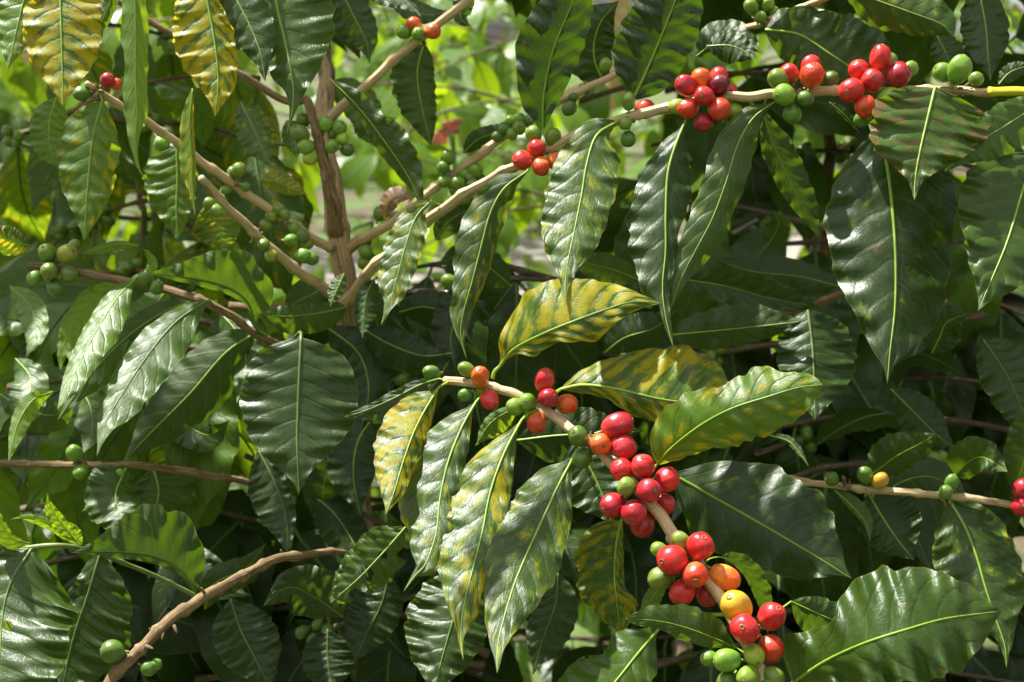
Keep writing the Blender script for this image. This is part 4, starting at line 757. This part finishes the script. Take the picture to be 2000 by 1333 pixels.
# ================================================================ coffee bushes behind (real leaves on real stems)
def lib_leaf(seed, nu=22, ns=3):
    rr = random.Random(seed); u = np.linspace(0, 1, nu + 1); wd = widths(.21 * rr.uniform(.9, 1.15), u)
    v = []; uv = []; droop = rr.uniform(.1, .45); fold = rr.uniform(.05, .45); ph = rr.random() * 6; sb = rr.uniform(-.12, .12); tw = rr.uniform(-.9, .9); wv = rr.uniform(.5, 2.0)
    for i in range(nu + 1):
        for j in range(-ns, ns + 1):
            s = abs(j) / ns; sg = 1 if j > 0 else -1
            x = wd[i] * s * sg + sb * math.sin(math.pi * u[i]); y = u[i] - droop * .25 * u[i] ** 2
            z = -droop * u[i] ** 2 + fold * wd[i] * s - .25 * wd[i] * s * s + .022 * wv * s * s * math.sin(u[i] * 24 + ph + sg) * min(1, wd[i] * 9)
            z += .012 * math.sin((u[i] - .2 * s) * 9 * 6.28) * s * (1 - s * .4)
            z += tw * x * (u[i] - .3)
            v.append((x, y, z)); uv.append((u[i], j / ns * .5 + .5))
    C = 2 * ns + 1
    f = [(i * C + j, i * C + j + 1, (i + 1) * C + j + 1, (i + 1) * C + j) for i in range(nu) for j in range(C - 1)]
    pts = [(v[i * C + ns][0], v[i * C + ns][1], v[i * C + ns][2] + .002) for i in range(0, nu + 1, 2)]
    pts = [(0, -.10, -.02)] + pts
    tv, tf, tu = tube_np(pts, np.linspace(.013, .003, len(pts)), 4)
    n0 = len(v)
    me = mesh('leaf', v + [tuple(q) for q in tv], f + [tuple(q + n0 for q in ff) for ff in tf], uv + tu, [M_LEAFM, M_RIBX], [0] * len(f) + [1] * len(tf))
    return me
LIB = [lib_leaf(s) for s in range(14)]
LOWLIB = [lib_leaf(s + 50, 8, 1) for s in range(4)]
BUSH = []

def frame(pos, d, nrm, size):
    y = d.normalized(); z = (nrm - y * nrm.dot(y)).normalized(); x = y.cross(z)
    return Matrix(((x.x * size, y.x * size, z.x * size, pos.x), (x.y * size, y.y * size, z.y * size, pos.y), (x.z * size, y.z * size, z.z * size, pos.z), (0, 0, 0, 1)))

def bush(label, region, drange, nst, g=(.05, .3), y=.1, size=(.11, .16), cherry=0, mat=None, seed=1, maxleaf=95, step=.055, bare=0, slope=.25, low=False, extra=None, group=None, name='coffee_bush'):
    rr = random.Random(seed)
    x0, x1, y0, y1 = region
    root = thing(name, P((x0 + x1) / 2, y1 + 100, sum(drange) / 2), label, 'bush', group)
    spots = []
    for k in range(nst):
        fy = y0 + (y1 - y0) * (k + rr.random()) / nst; dd = rr.uniform(*drange)
        xa = rr.uniform(x0, x0 + (x1 - x0) * .35); xb = rr.uniform(x0 + (x1 - x0) * .65, x1)
        if rr.random() < .5: xa, xb = xb, xa
        sl_ = rr.uniform(-1, 1) * slope * (y1 - y0) * .8
        a = P(xa, fy - sl_ / 2, dd); b = P(xb, fy + sl_ / 2, dd + rr.uniform(-.15, .15))
        n = max(4, int((b - a).length / step)); pts = []
        dr = rr.uniform(.03, .10) * (b - a).length
        for i in range(n + 1):
            t = i / n; q = a.lerp(b, t) + Vector((0, 0, dr * (4 * t * (1 - t)) - dr * .5)) + Vector((rr.uniform(-1, 1), rr.uniform(-1, 1), rr.uniform(-1, 1))) * .004
            pts.append(q)
        o0 = pts[0]; rad = None
        fine = crom([tuple(p) for p in pts], n * 4); rf = np.linspace(.0034, .0018, n * 4 + 1) * (1 + .28 * np.array([1 if i % 4 == 0 else 0 for i in range(n * 4 + 1)]))
        v, f, uv = tube_np(fine, rf, 6)
        put('stem', mesh('stem', [tuple(Vector(q) - o0) for q in v], f, uv, [mat or (M_BROWN if rr.random() < .15 else M_DARKSTEM)]), o0, root)
        T = (b - a).normalized()
        for i in range(1, n + 1):
            if rr.random() < bare: continue
            side = T.cross(Vector((0, 0, 1))).normalized()
            if i % 2: side = (side * .4 + Vector((0, 0, 1)) * .5).normalized()
            for sg in (1, -1):
                if rr.random() < .15: continue
                d = side * sg * rr.uniform(.3, 1) + T * rr.uniform(.0, .6) + Vector((rr.uniform(-.3, .3), rr.uniform(-.4, .1), -rr.uniform(.25, 1.1)))
                nm = Vector((rr.uniform(-.45, .45), -rr.uniform(.3, 1.1), rr.uniform(.25, 1)))
                spots.append((pts[i] + d.normalized() * .012, d, nm, rr.uniform(*size)))
            if cherry and rr.random() < cherry:
                for _ in range(rr.randint(3, 7)):
                    rad_ = rr.uniform(.005, .0068); ax = Vector((rr.uniform(-1, 1), rr.uniform(-1, .4), rr.uniform(-1, 1))).normalized()
                    o = put('cherry', CH[rr.randint(0, 5)][2], pts[i] + ax * (rad_ * 1.5), root); o.rotation_mode = 'QUATERNION'
                    o.rotation_quaternion = ax.to_track_quat('Z', 'Y'); o.scale = (rad_,) * 3; c_ = COLS['g' if rr.random() < .7 else 'G']; o.color = c_
    rr.shuffle(spots)
    spots.sort(key=lambda s: (s[0] - CAMLOC).length)
    for i, (p, d, nm, sz) in enumerate(spots[:maxleaf]):
        M = frame(p, d, nm, sz)
        o = bpy.data.objects.new('leaf', (LOWLIB if low else LIB)[i % (4 if low else 14)]); col.objects.link(o); o.parent = root
        M.translation = M.translation - WO[root.name]; o.matrix_local = M
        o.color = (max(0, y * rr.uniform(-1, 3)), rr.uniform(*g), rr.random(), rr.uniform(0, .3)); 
    rest = spots[maxleaf:]
    if rest: leafmass(root, 'foliage', rest, g=sum(g) / 2, y=y)
    BUSH.append(root)
    return root

def leafmass(parent, name, spots, g=.3, y=.1, tag=True):
    V = []; Fc = []; UV = []; n0 = 0; libs = []
    for me in LOWLIB:
        vv = np.empty(len(me.vertices) * 3, dtype=np.float32); me.vertices.foreach_get('co', vv); vv = vv.reshape(-1, 3)
        nleaf = 9 * 3
        ff = [tuple(p.vertices) for p in me.polygons if p.material_index == 0]
        libs.append((vv[:nleaf], ff))
    ulib = [(i / 8, j / 2 + .5 if False else j / 2) for i in range(9) for j in range(3)]
    for i, (p, d, nm, sz) in enumerate(spots):
        vv, ff = libs[i % 4]; M = np.array(frame(p, d, nm, sz)); q = vv @ M[:3, :3].T + M[:3, 3]
        V.append(q); UV += ulib; Fc += [tuple(a + n0 for a in f) for f in ff]; n0 += len(q)
    V = np.concatenate(V); o0 = Vector(V.mean(0)); V = V - np.array(o0)
    me = mesh(name, [tuple(q) for q in V], Fc, UV, [M_LEAFL]); o = put(name, me, o0, parent)
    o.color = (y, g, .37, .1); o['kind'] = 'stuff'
    return o

bush('nearly black shaded coffee bush behind the lower centre', (420, 1180, 1000, 1500), (1.2, 1.55), 14, (.0, .05), .01, seed=3)  # dark bushes: deep shade is put into the leaf colour
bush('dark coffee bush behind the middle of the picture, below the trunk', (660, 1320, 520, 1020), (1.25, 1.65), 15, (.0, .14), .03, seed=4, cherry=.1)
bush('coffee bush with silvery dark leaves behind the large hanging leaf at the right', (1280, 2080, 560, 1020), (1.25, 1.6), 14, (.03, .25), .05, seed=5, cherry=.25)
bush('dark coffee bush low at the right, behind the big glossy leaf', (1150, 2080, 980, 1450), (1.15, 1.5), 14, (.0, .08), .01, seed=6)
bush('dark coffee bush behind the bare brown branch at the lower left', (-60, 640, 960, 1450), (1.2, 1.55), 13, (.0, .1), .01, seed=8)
bush('green coffee bush behind the glossy leaves at the left edge', (-80, 640, 540, 830), (1.15, 1.6), 14, (.45, 1.0), .1, seed=9, cherry=.15)  # sunlit brightness is put into the leaf colour
bush('yellow green coffee bush with green cherries behind the thin branches at the upper left', (-80, 620, 20, 560), (1.35, 1.75), 8, (.3, .9), .25, seed=10, cherry=.5, bare=.35)
bush('coffee bush behind the long fruiting branch at the upper right', (1060, 2080, -120, 560), (1.3, 1.7), 8, (.1, .5), .08, seed=11, cherry=.2, bare=.2)

# shrubs further away, out of focus; light leaf colours stand in for sunlit brightness
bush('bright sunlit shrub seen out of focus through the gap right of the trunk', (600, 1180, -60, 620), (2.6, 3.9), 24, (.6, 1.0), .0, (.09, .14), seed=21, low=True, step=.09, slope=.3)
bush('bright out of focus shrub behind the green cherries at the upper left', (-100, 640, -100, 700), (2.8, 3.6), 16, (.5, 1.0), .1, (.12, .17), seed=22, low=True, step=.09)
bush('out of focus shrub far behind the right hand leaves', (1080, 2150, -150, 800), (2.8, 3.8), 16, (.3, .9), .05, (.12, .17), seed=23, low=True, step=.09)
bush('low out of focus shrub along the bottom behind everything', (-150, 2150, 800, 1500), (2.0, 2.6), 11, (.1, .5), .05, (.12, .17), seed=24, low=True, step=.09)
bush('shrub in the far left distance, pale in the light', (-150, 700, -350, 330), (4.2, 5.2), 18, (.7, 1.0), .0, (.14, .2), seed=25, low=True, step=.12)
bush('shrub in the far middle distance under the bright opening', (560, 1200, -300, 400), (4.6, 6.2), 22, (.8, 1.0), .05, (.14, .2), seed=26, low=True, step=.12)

# unseen light-blocking foliage over the bushes; far shade trees: leaves nobody could count, on trunks that one can
def overhead_blocker(root, x0, x1, y0, y1, z0, z1, n, seed, g=.2):  # leaves added above the view to cut sky and sun on the bushes
    rr = random.Random(seed)
    sp = [(Vector((rr.uniform(x0, x1), rr.uniform(y0, y1), rr.uniform(z0, z1))), Vector((rr.uniform(-1, 1), rr.uniform(-1, 1), rr.uniform(-.9, .1))), Vector((rr.uniform(-.4, .4), rr.uniform(-.6, .2), 1)), rr.uniform(.13, .17)) for _ in range(n)]
    leafmass(root, 'foliage', sp, g=g, y=.03)
overhead_blocker(BUSH[0], -.75, .1, 1.15, 1.9, 1.46, 1.9, 300, 91)
overhead_blocker(BUSH[1], -.1, .45, 1.15, 2.3, 1.46, 2.1, 480, 92)
overhead_blocker(BUSH[2], .4, 1.3, 1.15, 2.3, 1.46, 2.1, 560, 93)
def far_tree(x, y, hgt, seed, label):
    rr = random.Random(seed); root = thing('shade_tree', (x, y, 0), label, 'tree')
    pts = [(x, y, -.05), (x + .1, y, hgt * .3), (x - .05, y + .1, hgt * .6), (x + .1, y, hgt * .9)]
    v, f, uv = tube_np(crom(pts, 24), np.linspace(.17, .05, 25), 10, lump=.06)
    o0 = Vector((x, y, 0)); put('trunk', mesh('trunk', [tuple(Vector(q) - o0) for q in v], f, uv, [M_TRUNK]), o0, root)
    sp = []
    for c in range(16):
        cx, cy, cz = x + rr.gauss(0, 1.1), y + rr.gauss(0, .8), hgt * rr.uniform(.18, 1.05)
        for _ in range(60):
            p = Vector((cx + rr.gauss(0, .4), cy + rr.gauss(0, .4), cz + rr.gauss(0, .3)))
            sp.append((p, Vector((rr.uniform(-1, 1), rr.uniform(-1, 1), rr.uniform(-1, .2))), Vector((rr.uniform(-.5, .5), rr.uniform(-1, 0), 1)), rr.uniform(.16, .3)))
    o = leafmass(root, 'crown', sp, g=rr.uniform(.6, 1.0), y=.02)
    del o['kind']
    return root
for i, (x, y, h, l) in enumerate([(-.6, 9.6, 3.6, 'leafy sunlit tree behind the pale opening right of the trunk'), (-3.0, 8.8, 3.4, 'leafy sunlit tree behind the upper left branches'), (-6.2, 13, 4.5, 'leafy tree at the far left of the background'), (-3.4, 15.5, 5, 'tree behind the left shrubs, second from the left'), (1.2, 17.5, 5.5, 'tree right of the pale opening in the far background'),
                                  (3.4, 13.5, 4.6, 'leafy tree far behind the long fruiting branch'), (6.2, 15, 5.5, 'leafy tree at the far right of the background')]):
    far_tree(x, y, h, 40 + i, l)

# ---------------------------------------------------------------- bare stems between the bushes at the right
BT = thing('bare_coffee_stem', P(1618, 700, 1.55), 'upright brown bare stem with a side twig between the leaves at the upper right', 'plant')
stem(BT, [(1612, 120, 1.55, 10), (1618, 220, 1.55, 11), (1620, 330, 1.55, 12), (1615, 450, 1.55, 12), (1612, 700, 1.56, 13), (1610, 1400, 1.6, 16), (1610, 2200, 1.65, 20)], 'trunk', M_BROWN, 12, swell=.15)
stem(BT, [(1618, 300, 1.55, 6), (1650, 290, 1.53, 5), (1680, 262, 1.5, 4)], 'twig', M_TWIG, 8)
BT2 = thing('bare_coffee_stem', P(1600, 800, 1.75), 'pale leaning bare trunk behind the upright brown stem at the right', 'plant')
stem(BT2, [(1500, 200, 1.8, 14), (1535, 300, 1.78, 17), (1570, 420, 1.76, 20), (1610, 540, 1.75, 22), (1650, 900, 1.75, 26), (1680, 1600, 1.8, 34)], 'trunk', M_PALE, 12, swell=.1)
BT3 = thing('bare_coffee_stem', P(1400, 600, 1.5), 'tangle of thin pale bare twigs right of centre', 'plant')
for pts in ([(1365, 505, 1.5, 6), (1395, 450, 1.5, 6), (1415, 400, 1.5, 5)], [(1370, 500, 1.5, 6), (1430, 460, 1.5, 5), (1480, 430, 1.48, 4)], [(1440, 500, 1.5, 6), (1470, 480, 1.5, 6), (1490, 462, 1.5, 5), (1460, 440, 1.5, 5)],
            [(1290, 640, 1.6, 7), (1330, 560, 1.55, 7), (1370, 500, 1.5, 6)], [(1290, 640, 1.6, 7), (1300, 800, 1.65, 9), (1310, 1300, 1.7, 12)]):
    stem(BT3, pts, 'twig', M_PALE, 8, swell=.2)
BT4 = thing('bare_coffee_stem', P(290, 600, 1.6), 'thin upright bare stems far behind the yellow leaves at the upper left', 'plant')
for x in (275, 300): stem(BT4, [(x - 10, 300, 1.6, 6), (x, 400, 1.6, 6), (x + 6, 480, 1.6, 7), (x + 8, 1200, 1.65, 9)], 'trunk', M_BROWN, 8)

# ---------------------------------------------------------------- red flower out of focus
def petal_mat(name, c): return simple(name, c, tuple(min(1, q * 1.2) for q in c), 40, .5, .1)
MR = petal_mat('red_petal', (.80, .26, .22)); MO = petal_mat('orange_petal', (.75, .22, .05)); MG = simple('flower_stalk', (.10, .18, .03), (.15, .25, .04), 30)
def flower(px, py, d, n, size, m, label, seed):
    rr = random.Random(seed); c = P(px, py, d); root = thing('flower', c, label, 'flower')
    for k in range(n):
        cc = Vector((rr.uniform(-1, 1), rr.uniform(-.6, .6), rr.uniform(-.8, 1))) * size
        for j in range(5):
            a = 2 * math.pi * j / 5 + rr.random(); L = size * rr.uniform(.7, 1)
            dx = Vector((math.cos(a), -.35, math.sin(a))).normalized(); sx = dx.cross(Vector((0, 1, 0))).normalized(); v = []; f = []
            for i in range(7):
                u = i / 6; w_ = L * .34 * math.sin(math.pi * min(u * .9 + .08, 1))
                for s in (-1, 0, 1): v.append(tuple(cc + dx * L * u + sx * w_ * s + Vector((0, -.25 * w_ * (1 - abs(s)) + .35 * L * u * u, 0))))
            for i in range(6):
                for s in range(2): f.append((i * 3 + s, i * 3 + s + 1, (i + 1) * 3 + s + 1, (i + 1) * 3 + s))
            put('petal', mesh('petal', v, f, None, [m]), c, root)
    v, f, uv = tube_np([(0, 0, 0), (.01, .02, -.3), (0, .05, -.9), (0, .05, -1.6)], [.006, .006, .007, .008], 6)
    put('stalk', mesh('stalk', [tuple(q) for q in v], f, uv, [MG]), c, root)
flower(882, 262, 2.35, 3, .02, MR, 'red blossom out of focus right of the trunk', 5)
#flower(918, 66, 3.2, 2, .035, MO, 'small orange blossom out of focus near the top, right of the thick twig', 6)

# ---------------------------------------------------------------- ground
g = G('soil_and_litter'); tc = g.n('ShaderNodeTexCoord')
n1 = g.noise(tc.outputs['Object'], 1.3, 6, .65); n2 = g.noise(tc.outputs['Object'], 22, 5, .7)
vor = g.n('ShaderNodeTexVoronoi'); g.set(vor, 'Vector', tc.outputs['Object']); g.set(vor, 'Scale', 14.0)
sc3 = g.n('ShaderNodeSeparateColor'); g.t.links.new(vor.outputs['Color'], sc3.inputs[0])
base = g.mix(sc3.outputs[0], (.07, .045, .024), (.12, .075, .04)); base = g.mix(g.step(n2, .4, .65), base, (.05, .035, .02)); base = g.mix(g.step(n1, .42, .56), base, (.07, .12, .02))
bs = g.n('ShaderNodeBsdfPrincipled'); g.set(bs, 'Base Color', base); g.set(bs, 'Roughness', .9)
bp = g.n('ShaderNodeBump'); g.set(bp, 'Height', g.math('ADD', n2, vor.outputs['Distance'])); g.set(bp, 'Strength', .8); g.set(bp, 'Distance', .03); g.t.links.new(bp.outputs[0], bs.inputs['Normal'])
o = g.n('ShaderNodeOutputMaterial'); g.t.links.new(bs.outputs[0], o.inputs[0])
n = 60; V = []; Fc = []
for i in range(n + 1):
    for j in range(n + 1):
        x = (i / n - .5); yv = (j / n - .5); x = math.copysign(abs(x * 2) ** 2.2 * 150, x); yv = math.copysign(abs(yv * 2) ** 2.2 * 150, yv) + 5
        V.append((x, yv, .08 * noise.noise((x * .5, yv * .5, 0)) - .02))
for i in range(n):
    for j in range(n): Fc.append((i * (n + 1) + j, (i + 1) * (n + 1) + j, (i + 1) * (n + 1) + j + 1, i * (n + 1) + j + 1))
gr = put('ground', mesh('ground', V, Fc, None, [g.m]), (0, 0, 0)); gr['kind'] = 'structure'
M_PATH = simple('pale_path', (.27, .25, .21), (.20, .18, .15), 6, .9, .6, .01)
V = []; Fc = []
for i in range(61):
    x = -30 + i
    for j in range(7):
        yv = 7.0 + j * .35 + .5 * math.sin(x * .3); V.append((x, yv, .09 + .02 * noise.noise((x, yv, 2))))
for i in range(60):
    for j in range(6): Fc.append((i * 7 + j, (i + 1) * 7 + j, (i + 1) * 7 + j + 1, i * 7 + j + 1))
pa = put('path', mesh('path', V, Fc, None, [M_PATH]), (0, 0, 0)); pa['kind'] = 'structure'

# ---------------------------------------------------------------- unseen rows of coffee added round the camera to block low sky light
def hedge(x0, y0, x1, y1, h, n, seed, label):
    rr = random.Random(seed); root = thing('light_block_hedge', ((x0 + x1) / 2, (y0 + y1) / 2, 0), label, 'hedge'); sp = []
    for _ in range(n):
        t = rr.random(); z = rr.uniform(0, h)
        sp.append((Vector((x0 + (x1 - x0) * t + rr.gauss(0, .25), y0 + (y1 - y0) * t + rr.gauss(0, .25), z)), Vector((rr.uniform(-1, 1), rr.uniform(-1, 1), rr.uniform(-1, .1))), Vector((rr.uniform(-1, 1), rr.uniform(-1, 1), .7)), rr.uniform(.22, .36)))
    leafmass(root, 'foliage', sp, g=.25, y=.02)
    V = []; Fc = []
    for k in range(9):
        t = (k + .5) / 9; p = [(x0 + (x1 - x0) * t, y0 + (y1 - y0) * t, zz) for zz in np.linspace(-.05, h * .9, 8)]
        v, f, uv = tube_np(p, np.linspace(.03, .01, 8), 6); o0 = Vector(p[0])
        put('trunk', mesh('trunk', [tuple(Vector(q) - o0) for q in v], f, uv, [M_BROWN]), o0, root)
hedge(-4, -2.6, 4, -2.6, 2.9, 1500, 71, 'unseen light-blocking row of coffee shrubs added behind the photographer')
hedge(-3.4, -2.4, -3.2, 1.6, 2.7, 900, 72, 'unseen light-blocking row of coffee shrubs added to the left of the photographer')
hedge(3.4, -2.4, 3.2, 1.6, 2.9, 900, 73, 'unseen light-blocking row of coffee shrubs added to the right of the photographer')
